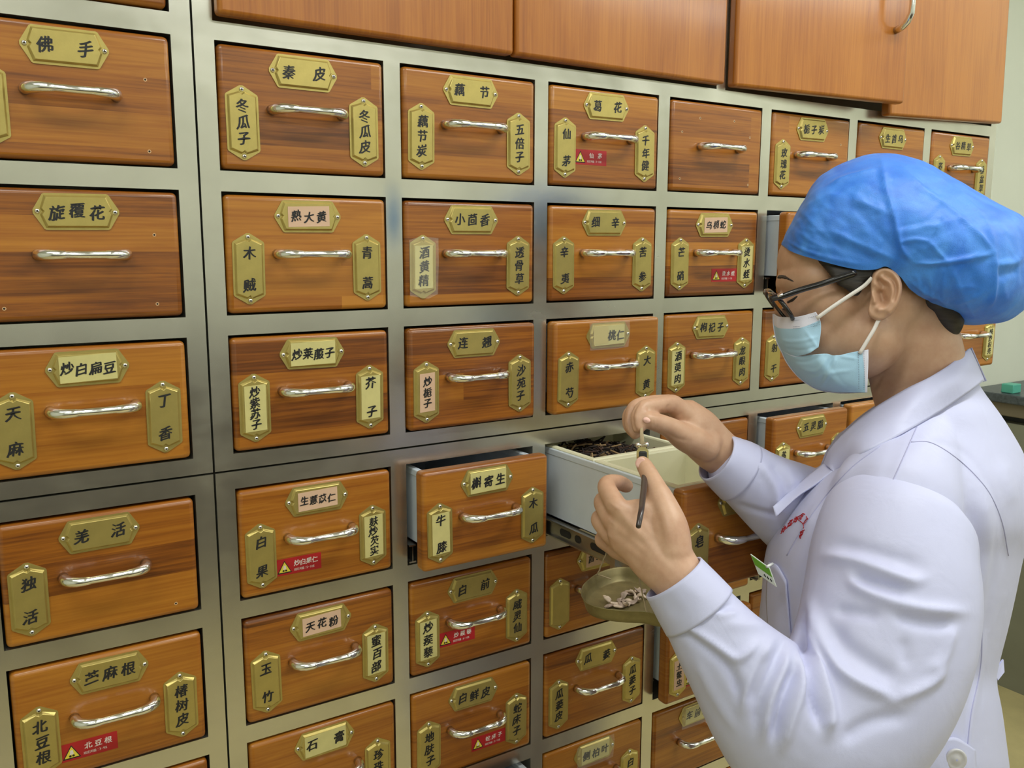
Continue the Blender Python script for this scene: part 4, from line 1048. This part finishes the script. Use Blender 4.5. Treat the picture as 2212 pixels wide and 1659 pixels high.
for i in range(1, 9):                                           # skirt of the coat, straight down
    rr = last.copy(); sc_ = 1 + 0.02 * i
    rr = cen_ + (rr - cen_) * sc_; rr[:, 2] = last[:, 2] - 0.045 * i
    vs += list(rr)
nr = len(vs) // 72
fs = [(i * 72 + j, i * 72 + (j + 1) % 72, (i + 1) * 72 + (j + 1) % 72, (i + 1) * 72 + j) for i in range(nr - 1) for j in range(72)]
fs.append(tuple(range(71, -1, -1))); fs.append(tuple((nr - 1) * 72 + j for j in range(72)))
Bc.add(vs, fs)
Bc.tube([(1985, 950, 1.060, .050), (1955, 1020, 1.015, .060), (1932, 1090, 0.985, .070), (1920, 1160, .985, .07)], 14, 24)                      # left shoulder
Bc.tube([(1900, 1000, 1.21, .07), (1880, 1080, 1.22, .08)], 8, 20)
me = Bc.remesh(0.0038, 10)
crease(me, [([(1960, 905), (1925, 985), (1905, 1040)], -1.2, 7), ([(1985, 955), (2060, 965), (2120, 1020), (2160, 1120), (2170, 1230)], -1.5, 6), ([(1840, 1000), (1780, 1070), (1735, 1150)], 3.0, 16), ([(1870, 1020), (1815, 1080), (1770, 1170)], -4.0, 16),
            ([(1800, 1040), (1745, 1110), (1700, 1190)], -1.6, 10), ([(1690, 1270), (1712, 1400)], -3.0, 14), ([(2120, 1060), (2130, 1180), (2100, 1300)], 4.0, 18), ([(2090, 1080), (2110, 1200), (2085, 1330)], -5.0, 16), ([(2150, 1150), (2140, 1280), (2115, 1400)], -2.0, 10),
            ([(2165, 1000), (2190, 1090)], 2.5, 14), ([(2060, 1450), (2090, 1380), (2120, 1340)], -2.5, 16), ([(2125, 1330), (2120, 1440), (2100, 1540), (2090, 1630)], 1.6, 5), ([(2113, 1330), (2110, 1440), (2092, 1530), (2080, 1630)], -1.8, 5), ([(2030, 900), (1980, 985)], 1.5, 18),
            ([(1960, 1600), (2010, 1520), (2060, 1440)], -3.0, 24)])
relax(me, 3)
COAT = child('coat', me, PERSON, [M['coat']])
# left sleeve, bent at the elbow
Bs = Blob()
Bs.tube([(1972, 1060, .992, .045, .045), (1948, 1115, .978, .078, .070), (1930, 1200, .955, .086, .078), (1924, 1300, .935, .090, .080), (1905, 1400, .918, .090, .078), (1868, 1490, .904, .088, .076), (1810, 1570, .892, .086, .072), (1752, 1600, .886, .082, .068)], 44, 32)
Bs.tube([(1775, 1585, .888, .082, .068), (1715, 1565, .884, .078, .064), (1660, 1515, .882, .068, .058), (1612, 1460, .883, .0575, .052), (1562, 1398, .884, .0475, .046), (1520, 1340, .886, .0405, .040), (1490, 1298, .888, .0360, .036)], 36, 28)
me = Bs.remesh(0.0028, 8)
SL = [([(1780, 1202), (1844, 1211), (1914, 1236), (1965, 1254), (1998, 1250)], 5.5, 15), ([(1800, 1178), (1860, 1185), (1930, 1205), (1990, 1222)], -2.5, 18), ([(1838, 1246), (1890, 1262), (1960, 1276)], -4.5, 12),
      ([(1833, 1233), (1850, 1264), (1900, 1291), (1984, 1314), (2085, 1322)], 5.0, 14), ([(1800, 1318), (1860, 1325), (1900, 1330)], -4.0, 16), ([(1935, 1330), (1990, 1345), (2060, 1350)], -4.5, 14),
      ([(1749, 1300), (1771, 1362), (1802, 1432), (1844, 1469), (1909, 1499), (1928, 1516)], 6.0, 15), ([(1790, 1350), (1830, 1400), (1890, 1440), (1940, 1470)], -4.0, 24), ([(2040, 1440), (2012, 1474), (1937, 1511)], 5.0, 12),
      ([(2060, 1350), (2040, 1420), (2000, 1450)], 3.0, 12), ([(1950, 1380), (1960, 1440)], -2.5, 18), ([(1960, 1545), (1880, 1560), (1820, 1600)], -4.0, 20),
      ([(1735, 1345), (1732, 1376), (1745, 1446), (1757, 1516), (1772, 1570)], -9.0, 9), ([(1752, 1345), (1760, 1400), (1778, 1470), (1795, 1540), (1790, 1590)], 6.5, 13), ([(1778, 1565), (1800, 1560)], 3.0, 12),
      ([(1478, 1353), (1516, 1376), (1556, 1403), (1588, 1423), (1612, 1412), (1640, 1385)], 5.0, 9), ([(1467, 1357), (1516, 1392), (1563, 1432), (1590, 1475), (1598, 1520)], -5.0, 9),
      ([(1540, 1316), (1556, 1329), (1592, 1323)], 2.6, 7), ([(1535, 1300), (1560, 1312), (1590, 1306)], -2.0, 7), ([(1565, 1345), (1610, 1350), (1660, 1345)], 2.0, 16),
      ([(1665, 1385), (1640, 1430), (1612, 1490), (1600, 1540)], 5.5, 11), ([(1650, 1415), (1632, 1460), (1618, 1520)], -4.0, 9), ([(1690, 1385), (1672, 1440), (1640, 1510), (1630, 1580)], -4.5, 10),
      ([(1718, 1440), (1698, 1490), (1680, 1545), (1668, 1600)], -8.0, 9), ([(1700, 1405), (1690, 1450), (1665, 1510), (1650, 1600)], 5.0, 11), ([(1728, 1410), (1735, 1470), (1715, 1540), (1690, 1620)], 6.5, 12),
      ([(1500, 1420), (1540, 1500), (1590, 1580)], 2.0, 12)]
crease(me, [(p_, h_ * 1.35, w_ * 0.8) for p_, h_, w_ in SL])
relax(me, 5)
child('sleeve', me, COAT, [M['coat']])
# right sleeve
Br = Blob()
Br.tube([(1900, 1080, 1.235, .085), (1830, 1120, 1.180, .078), (1760, 1120, 1.130, .066), (1690, 1082, 1.095, .0530), (1635, 1045, 1.074, .0430), (1590, 1010, 1.063, .0370)], 34, 28)
me = Br.remesh(0.0030, 8)
crease(me, [([(1640, 1000), (1672, 1050), (1680, 1100)], 3.0, 10), ([(1665, 1000), (1695, 1040), (1700, 1090)], -3.0, 9), ([(1590, 1090), (1640, 1105), (1690, 1115)], -2.6, 7), ([(1690, 1000), (1720, 1050)], 2.5, 12), ([(1610, 1130), (1650, 1170)], 2.0, 10)])
child('sleeve', me, COAT, [M['coat']])
# cuffs: open tubes standing around the wrists
def cuff(rows, n, seg, name='cuff'):
    C = [tuple(P3(*r[:3])) + (r[3], r[4]) for r in rows]; Qc = spline(C, n); G = []
    for i in range(n):
        t = Qc[min(i + 1, n - 1), :3] - Qc[max(i - 1, 0), :3]; t /= np.linalg.norm(t)
        a = EZ - t * (EZ @ t); a /= np.linalg.norm(a); bb = np.cross(t, a)
        G.append([Qc[i, :3] + bb * Qc[i, 3] * math.cos(2 * PI * j / seg) + a * Qc[i, 4] * math.sin(2 * PI * j / seg) for j in range(seg)])
    G = np.array(G); c = G.mean(1)[:, None, :]; I = c + (G - c) * 0.945
    b_ = MB(); b_.grid([list(r) for r in G] + [list(r) for r in I[::-1]] + [list(G[0])], M['coat'], True)
    me_ = b_.mesh(name); bm_ = bmesh.new(); bm_.from_mesh(me_); bmesh.ops.remove_doubles(bm_, verts=bm_.verts[:], dist=1e-5); bmesh.ops.recalc_face_normals(bm_, faces=bm_.faces[:]); bm_.to_mesh(me_); bm_.free()
    crease(me_, [([(1480, 1260), (1520, 1300)], 1.0, 10), ([(1440, 1290), (1470, 1330)], -1.2, 12), ([(1548, 985), (1580, 1010)], 0.8, 8)])
    me_.polygons.foreach_set('use_smooth', [True] * len(me_.polygons)); me_.update()
    return obj(name, me_, COAT)
cuff([(1510, 1322, .886, .0405, .0400), (1485, 1288, .8875, .0378, .0375), (1455, 1247, .8895, .0340, .0345)], 14, 48)
cuff([(1598, 1020, 1.064, .0395, .038), (1572, 1003, 1.060, .0355, .035), (1547, 987, 1.056, .0310, .033)], 14, 44)
# collar and lapel
def on_coat(pts, lift, deflt=1.08):
    """drop picture points onto the coat as the camera side sees it, standing off by lift"""
    dg = bpy.context.evaluated_depsgraph_get(); dg.update(); ev = COAT.evaluated_get(dg); out_ = []
    for (u_, v_) in pts:
        dr_ = P3(u_, v_, 1.0) - CT; dn = dr_ / np.linalg.norm(dr_)
        ok, loc, nor, idx = ev.ray_cast(Vector(CT), Vector(dn))
        out_.append(np.array(loc) + np.array(nor) * lift if ok else P3(u_, v_, deflt))
    return out_
ue = [(2096, 752, 1.11), (2088, 757, 1.075), (2052, 787, 1.042), (2007, 815, 1.026), (1956, 840, 1.024), (1886, 882, 1.034), (1839, 919, 1.048), (1794, 966, 1.060), (1777, 1003, 1.066)]
lpx = [(2128, 824), (2124, 824), (2096, 845), (2040, 884), (1979, 920), (1928, 946), (1861, 979), (1811, 1012), (1799, 1018)]
lq = to_px(np.array(on_coat(lpx, .007, 1.10)))[2]
le = [(a_[0], a_[1], min(float(d_), e_[2] - .004)) for a_, d_, e_ in zip(lpx, lq, ue)]
le[0] = (2128, 824, 1.11); le[1] = (2124, 824, 1.066)
mid_ = [tuple((np.array(a_) + np.array(c_)) / 2 + np.array((0, -2, -.007))) for a_, c_ in zip(ue, le)]
shell('collar', patch([ue, mid_, le], 70, 16), .0022, M['coat'], COAT)
ue2 = [(u_, v_, 2 * 1.11 - d_) for u_, v_, d_ in ue]; le2 = [(u_, v_, 2 * 1.11 - d_) for u_, v_, d_ in le]
shell('collar', patch([ue2, le2], 40, 8), .0022, M['coat'], COAT)
lap = [(1800, 1016), (1760, 1046), (1724, 1071), (1676, 1117)]
lz = to_px(np.array(on_coat(lap, .010, 1.06)))[2]
shell('lapel', patch([[(1779, 1000, 1.058), (1730, 1040, 1.048), (1690, 1075, 1.036), (1670, 1094, 1.028)], [(a_[0], a_[1], min(float(d_), m_)) for a_, d_, m_ in zip(lap, lz, (1.03, 1.03, 1.028, 1.022))]], 30, 10), .002, M['coat'], COAT)
seam_m = plain('seam_thread', srgb(176, 176, 212), 0.7)
for sp in ([(1981, 922), (1962, 965), (1944, 1005), (1926, 1044)], [(1968, 955), (2010, 956), (2060, 985), (2105, 1025), (2140, 1070), (2165, 1130), (2178, 1200)], [(1900, 965), (1840, 1010), (1785, 1070), (1735, 1140), (1700, 1200)], [(1700, 1300), (1704, 1350), (1712, 1400)], [(2122, 1330), (2118, 1440), (2098, 1540), (2088, 1630)]):
    b = MB(); b.tube(on_coat(spline(sp, 40).tolist(), .0001), .0007, seam_m, 6); b.build('seam', COAT)
# ---- pocket, button, belt tab, embroidery
def coat_patch(name, rows, lift, thick, mat, nu=16, nv=12, parent=None, sub=True):
    g_ = [spline(r, nu) for r in rows]; g_ = [spline([g_[i][j] for i in range(len(rows))], nv) for j in range(nu)]
    flat = [tuple(g_[j][i]) for i in range(nv) for j in range(nu)]
    q = on_coat(flat, lift); G_ = [[q[i * nu + j] for j in range(nu)] for i in range(nv)]
    return shell(name, G_, thick, mat, COAT)
coat_patch('pocket', [[(1664, 1215), (1682, 1222), (1701, 1254)], [(1660, 1290), (1680, 1300), (1706, 1310)], [(1664, 1370), (1684, 1380), (1712, 1385)]], .0030, .002, M['coat'])
coat_patch('belt_tab', [[(2010, 1612), (2020, 1604), (2040, 1594), (2058, 1592), (2078, 1604), (2098, 1618)], [(1930, 1655), (1960, 1650), (2000, 1646), (2040, 1640), (2070, 1645), (2100, 1650)], [(1900, 1700), (1950, 1700), (2000, 1700), (2040, 1700), (2070, 1700), (2104, 1700)]], .005, .0035, M['coat'], 24, 14)
bq = on_coat([(2051, 1637)], .0075)[0]
b = MB()
ax_ = EZ * -1.0; e1 = EX; e2 = EY
rr_ = [(0.0115, 0.0), (0.0118, 0.0012), (0.0105, 0.0024), (0.0085, 0.0018), (0.0060, 0.0016), (0.0040, 0.0026), (0.0012, 0.0030)]
b.grid([[bq + (e1 * math.cos(2 * PI * k / 28) + e2 * math.sin(2 * PI * k / 28)) * r_ + ax_ * h_ for k in range(28)] for r_, h_ in rr_], plain('pearl_button', srgb(206, 204, 208), 0.25), True)
b.build('coat_button', COAT)
b = MB(); kq = [P3(2168, 1425, 1.095), P3(2170, 1452, 1.090), P3(2156, 1470, 1.085), P3(2148, 1450, 1.085)]
b.add(kq + [q + EZ * .003 for q in kq], [(0, 1, 2, 3), (7, 6, 5, 4), (0, 4, 5, 1), (1, 5, 6, 2), (2, 6, 7, 3), (3, 7, 4, 0)], M['coat']); b.build('belt_end', COAT)
red = plain('red_embroidery_thread', srgb(176, 22, 34), 0.6)
b = MB()
z8 = lambda x, y: (1600 + x / 11.06, 1080 + y / 11.06)
strokes = [[(965, 815), (985, 770), (1005, 690), (1010, 680)], [(975, 745), (1030, 770), (1010, 720)], [(1035, 640), (1060, 690), (1030, 760)], [(1060, 620), (1085, 660), (1060, 720)], [(1000, 720), (1085, 640)],
           [(1100, 690), (1130, 630), (1150, 570)], [(1135, 575), (1250, 480)], [(1150, 620), (1240, 560)], [(1180, 520), (1200, 610)], [(1210, 490), (1230, 580)], [(1140, 640), (1215, 600)], [(1180, 500), (1250, 470)],
           [(1255, 550), (1290, 480), (1300, 430)], [(1290, 450), (1380, 400)], [(1280, 520), (1330, 500), (1370, 440)], [(1330, 400), (1340, 500), (1300, 540)], [(1350, 420), (1380, 470)], [(1310, 470), (1390, 430)],
           [(1380, 400), (1440, 370), (1490, 330), (1530, 340)], [(1410, 430), (1450, 400), (1480, 360)], [(1440, 480), (1470, 410), (1500, 370)], [(1400, 460), (1450, 440)], [(1490, 330), (1540, 350)],
           [(1380, 480), (1440, 520), (1490, 570), (1510, 630), (1505, 680)], [(1500, 580), (1540, 510), (1590, 450), (1620, 460)], [(1530, 580), (1580, 510), (1610, 470)], [(1570, 395), (1590, 430), (1625, 465)],
           [(1430, 770), (1480, 740), (1535, 715)], [(1430, 770), (1440, 830)], [(1500, 740), (1490, 800), (1450, 860)], [(1410, 850), (1480, 810)], [(1410, 870), (1430, 925)], [(1405, 880), (1450, 850), (1440, 900)], [(1440, 790), (1490, 770)]]
for st_ in strokes:
    p_ = [z8(*q) for q in st_]
    p_ = spline(p_, 4 * len(p_)).tolist() if len(p_) > 2 else [((p_[0][0] * (1 - t) + p_[1][0] * t), (p_[0][1] * (1 - t) + p_[1][1] * t)) for t in np.linspace(0, 1, 6)]
    b.tube(on_coat(p_, .0004), .00050, red, 6)
b.build('embroidery', COAT)
# fingernails
def nail(u_, v_, d_, ru, rv, phi, off):
    c = P3(u_, v_, d_); ph = math.radians(phi); ax = EX * math.cos(ph) + EY * math.sin(ph); ay = -EX * math.sin(ph) + EY * math.cos(ph)
    rows_ = [[c + ax * ru * r_ * math.cos(2 * PI * k / 20) + ay * rv * r_ * math.sin(2 * PI * k / 20) + EZ * (0.0016 * (r_ * math.cos(2 * PI * k / 20)) ** 2) for k in range(20)] for r_ in (1.0, .7, .4, .05)]
    rows_ = [[q + EZ * .0012 for q in rows_[0]]] + rows_
    b_ = MB(); b_.grid(rows_, M['nail'], True); b_.build('fingernail', PERSON)
nail(1384, 1000, .9432, .0052, .0062, 28, 0)
nail(1397, 908, .9785, .0034, .0042, -70, 0)

# ---- trousers and shoes
fx = np.array([-EX[0], -EX[1], 0.0]); fx /= np.linalg.norm(fx); lx_ = np.array([EZ[0], EZ[1], 0.0]); lx_ /= np.linalg.norm(lx_)
base = np.array([cen_[0], cen_[1], 0.0])
for s_ in (-1, 1):
    t_ = Blob(); o_ = base + lx_ * 0.075 * s_
    t_.tube([tuple(o_ + fx * 0.01 + np.array([0, 0, .86])) + (.066,), tuple(o_ + fx * .012 + np.array([0, 0, .62])) + (.064,), tuple(o_ + fx * .015 + np.array([0, 0, .42])) + (.060,), tuple(o_ + np.array([0, 0, .22])) + (.055,), tuple(o_ + np.array([0, 0, .07])) + (.050,)], 24, 20, True, False)
    child('trouser_leg', t_.remesh(0.008, 3), PERSON, [M['trouser']])
    t_ = Blob(); t_.tube([tuple(o_ - fx * 0.055 + np.array([0, 0, .046])) + (.040, .036), tuple(o_ + np.array([0, 0, .050])) + (.046, .038), tuple(o_ + fx * .10 + np.array([0, 0, .040])) + (.036, .042), tuple(o_ + fx * .165 + np.array([0, 0, .034])) + (.024, .036)], 20, 18, True)
    me = t_.remesh(0.006, 3); V = get_v(me); V[:, 2] = np.maximum(V[:, 2], 0.001); V[:, 2] -= V[:, 2].min() - 0.0005; set_v(me, V)
    child('shoe', me, PERSON, [M['shoe']])

# ---- name badge clipped on the pocket
BAD = empty('name_badge', tuple(P3(1650, 1230, .968)), 'green and white name badge clipped to the coat pocket', 'badge')
bo = P3(1650, 1230, .968)
cr = [P3(1621, 1197, .980), P3(1662, 1227, .966), P3(1677, 1268, .962), P3(1638, 1240, .976)]
def lerp4(a, c): return cr[0] * (1 - a) * (1 - c) + cr[1] * a * (1 - c) + cr[2] * a * c + cr[3] * (1 - a) * c
nb = np.cross(cr[1] - cr[0], cr[3] - cr[0]); nb /= np.linalg.norm(nb)
if nb @ (CT - cr[0]) < 0: nb = -nb
def slab(a0, a1, c0, c1, t0, t1, mat, nm):
    q = [lerp4(a0, c0), lerp4(a1, c0), lerp4(a1, c1), lerp4(a0, c1)]
    vv = [p_ + nb * t1 - bo for p_ in q] + [p_ + nb * t0 - bo for p_ in q]
    b_ = MB(); b_.add(vv, [(0, 1, 2, 3), (7, 6, 5, 4), (0, 4, 5, 1), (1, 5, 6, 2), (2, 6, 7, 3), (3, 7, 4, 0)], mat); return b_.build(nm, BAD)
slab(0, 1, 0, 1, -.0012, 0, plain('badge_card', srgb(214, 220, 210), 0.25), 'badge_card')
slab(0.03, 0.97, 0.04, 0.52, 0, .0004, plain('badge_green', srgb(104, 158, 50), 0.3), 'green_band')
b = MB()
for k in range(3):
    a0 = 0.42 + 0.17 * k; q = [lerp4(a0, .68), lerp4(a0 + .11, .68), lerp4(a0 + .11, .84), lerp4(a0, .84)]
    b.tube([(q[0] + q[1]) / 2 + nb * .0005 - bo, (q[2] + q[3]) / 2 + nb * .0005 - bo], .0004, M['ink'], 5); b.tube([(q[0] + q[3]) / 2 + nb * .0005 - bo, (q[1] + q[2]) / 2 + nb * .0005 - bo], .0004, M['ink'], 5)
b.build('badge_print', BAD)
cp_ = (cr[1] * .9 + cr[0] * .1) - bo
b = MB(); b.tube([cp_ + nb * .0012, cp_ - nb * .012], .0016, plain('clip_plastic', srgb(225, 228, 225), 0.3), 10); b.build('badge_clip', BAD)

# ---- hand held steelyard scale
SCL = empty('hand_scale', tuple(P3(1388, 980, .972)), 'small brass and wood hand scale held between both hands', 'scale')
so = P3(1388, 980, .972)
olive = plain('dull_old_brass', srgb(132, 121, 82), 0.46, 0.55, noise=0.16, nscale=60)
brassb = plain('bright_brass', srgb(200, 184, 130), 0.26, 0.85)
dark_w = plain('dark_beam_wood', srgb(58, 46, 44), 0.32, coat=0.3)
string_m = plain('twisted_cord', srgb(168, 150, 118), 0.9)
L3 = lambda u_, v_, d_: P3(u_, v_, d_) - so
b = MB(); b.tube([L3(1390, 990, .968), L3(1393, 1030, .934), L3(1391, 1056, .912), L3(1386, 1098, .877), L3(1379, 1137, .846)], [.0030, .0034, .0034, .0030, .0025], dark_w, 16); b.build('beam', SCL)
b = MB()
hexo = [(1381, 966), (1395, 966), (1401, 974), (1401, 990), (1394, 997), (1381, 997), (1375, 990), (1375, 974)]
hexi = [(1383, 974), (1394, 974), (1396, 977), (1396, 990), (1393, 992), (1383, 992), (1380, 990), (1380, 977)]
n = 8
vv = [L3(*q, .9625) for q in hexo] + [L3(*q, .9625) for q in hexi] + [L3(*q, .9665) for q in hexo] + [L3(*q, .9665) for q in hexi]
ff = []
for i in range(n):
    j = (i + 1) % n
    ff += [(i, j, n + j, n + i), (2 * n + j, 2 * n + i, 3 * n + i, 3 * n + j), (i, 2 * n + i, 2 * n + j, j), (n + i, n + j, 3 * n + j, 3 * n + i)]
b.add(vv, ff, brassb); b.build('hanger_plate', SCL)
for (u_, v_) in ((1378, 961), (1397, 960)):
    b = MB(); b.tube([L3(1388, 962, .968), L3(u_, v_, .967)], .0009, M['chrome'], 8)
    c = L3(u_, v_, .967); b.grid([[c + .0028 * (EX * math.sin(PI * i / 8) * math.cos(2 * PI * k / 12) + EZ * math.sin(PI * i / 8) * math.sin(2 * PI * k / 12) + EY * math.cos(PI * i / 8)) for k in range(12)] for i in range(9)], M['chrome'], True); b.build('pivot_pin', SCL)
b = MB(); b.rbox(-.0045, .0045, -.004, .004, -.0045, .0045, M['black'], .001, 2)
b.v = [tuple(L3(1388, 984, .966) + EX * q[0] + EZ * q[1] + EY * q[2]) for q in b.v]; b.build('pivot_block', SCL)
for k, du in enumerate((-3.0, 0.5, 3.5)):
    b = MB(); b.tube([L3(1385 + du * .25, 915, .984), L3(1386 + du * .7, 940, .975), L3(1388 + du, 968, .967)], .0010, string_m, 7); b.build('hanging_cord', SCL)
# pan, level under the hand
ZP = P3(1345, 1272, .968)[2]
def on_level(u_, v_, z):
    r_ = P3(u_, v_, 1.0) - CT; return CT + r_ * ((z - CT[2]) / r_[2])
rim_px = [(1256, 1277), (1263, 1261), (1288, 1241), (1318, 1229), (1350, 1225), (1390, 1231), (1425, 1240), (1462, 1256), (1490, 1280), (1492, 1306), (1470, 1328), (1434, 1329), (1395, 1321), (1350, 1319), (1300, 1313), (1270, 1303), (1258, 1289)]
R_px = spline(rim_px + [rim_px[0]], 80)[:-1]
RIM = np.array([on_level(a, c, ZP) for a, c in R_px]); pc = RIM.mean(0)
def pan_ring(k, dz): q = pc + (RIM - pc) * k; q = q.copy(); q[:, 2] = ZP - dz; return [p_ - so for p_ in q]
b = MB()
b.grid([pan_ring(k, z) for k, z in ((0.02, .0150), (0.5, .0150), (0.86, .0148), (0.905, .0135), (0.94, .0080), (0.985, .0010), (1.0, 0.0), (1.012, -.0003), (1.012, .0006), (1.0, .0014), (0.955, .0086), (0.92, .0146), (0.87, .0160), (0.5, .0162), (0.02, .0162))], olive, True)
me = b.mesh('pan'); bm = bmesh.new(); bm.from_mesh(me); bmesh.ops.recalc_face_normals(bm, faces=bm.faces[:]); bm.to_mesh(me); bm.free(); obj('pan', me, SCL)
knot = L3(1345, 1105, .985)
for (u_, v_, a_) in ((1290, 1243, None), (1397, 1322, None), (1432, 1243, None)):
    q = on_level(u_, v_, ZP) - so
    b = MB(); ts = np.linspace(0, 1, 24)
    b.tube([q + (knot - q) * t + EX * .0004 * math.sin(t * 90) for t in ts], .00085, string_m, 6); b.build('pan_cord', SCL)
q = on_level(1290, 1243, ZP) - so
b = MB(); b.tube([q + np.array([0, 0, .001]), q + EX * .006 + EZ * -.004, q + EX * .015 + EZ * -.006 + EY * .003], .0008, string_m, 6); b.build('cord_tail', SCL)

# ---- root slices lying in the pan
rn = random.Random(11)
sl_m = [plain('root_slice_pale', srgb(206, 186, 166), 0.8, noise=0.25, nscale=260), plain('root_slice_grey', srgb(168, 148, 134), 0.8, noise=0.3, nscale=260)]
spots = [(1312, 1299), (1316, 1309), (1330, 1306), (1338, 1300), (1334, 1310), (1345, 1308), (1352, 1311), (1347, 1298), (1356, 1304), (1349, 1288), (1360, 1297), (1368, 1302), (1366, 1283), (1373, 1290), (1377, 1297), (1382, 1283), (1372, 1279), (1390, 1279), (1384, 1290), (1358, 1281)]
for i, (u_, v_) in enumerate(spots):
    c = on_level(u_, v_ + 3, ZP - .0148); c = pc + (c - pc) * 1.0; c[2] = ZP - .0128 + (0.0026 if i % 3 == 0 else 0.0)
    L_ = rn.uniform(.0052, .0078); W_ = L_ * rn.uniform(.45, .65); T_ = rn.uniform(.0012, .0022); a_ = rn.uniform(0, PI); cu_ = rn.uniform(-.8, .8)
    b = MB(); rows_ = []
    for ii in range(9):
        th = PI * ii / 8; rw = []
        for jj in range(14):
            ph = 2 * PI * jj / 14
            wob = 1 + 0.16 * math.sin(3 * ph + i) + 0.1 * math.sin(5 * ph + 2 * i)
            x, y, z = L_ * math.sin(th) * math.cos(ph) * wob, W_ * math.sin(th) * math.sin(ph) * wob, T_ * math.cos(th)
            z += cu_ * x * x / L_ * 0.9
            rw.append((x, y, z))
        rows_.append(rw)
    b.grid(rows_, sl_m[i % 2], True)
    o = b.build('root_slice', None, tuple(c)); o.rotation_euler = (rn.uniform(-.35, .35), rn.uniform(-.35, .35), a_)
    tag(o, 'small dried root slice lying in the brass scale pan', 'herb slice', 'dried root slices in the scale pan')
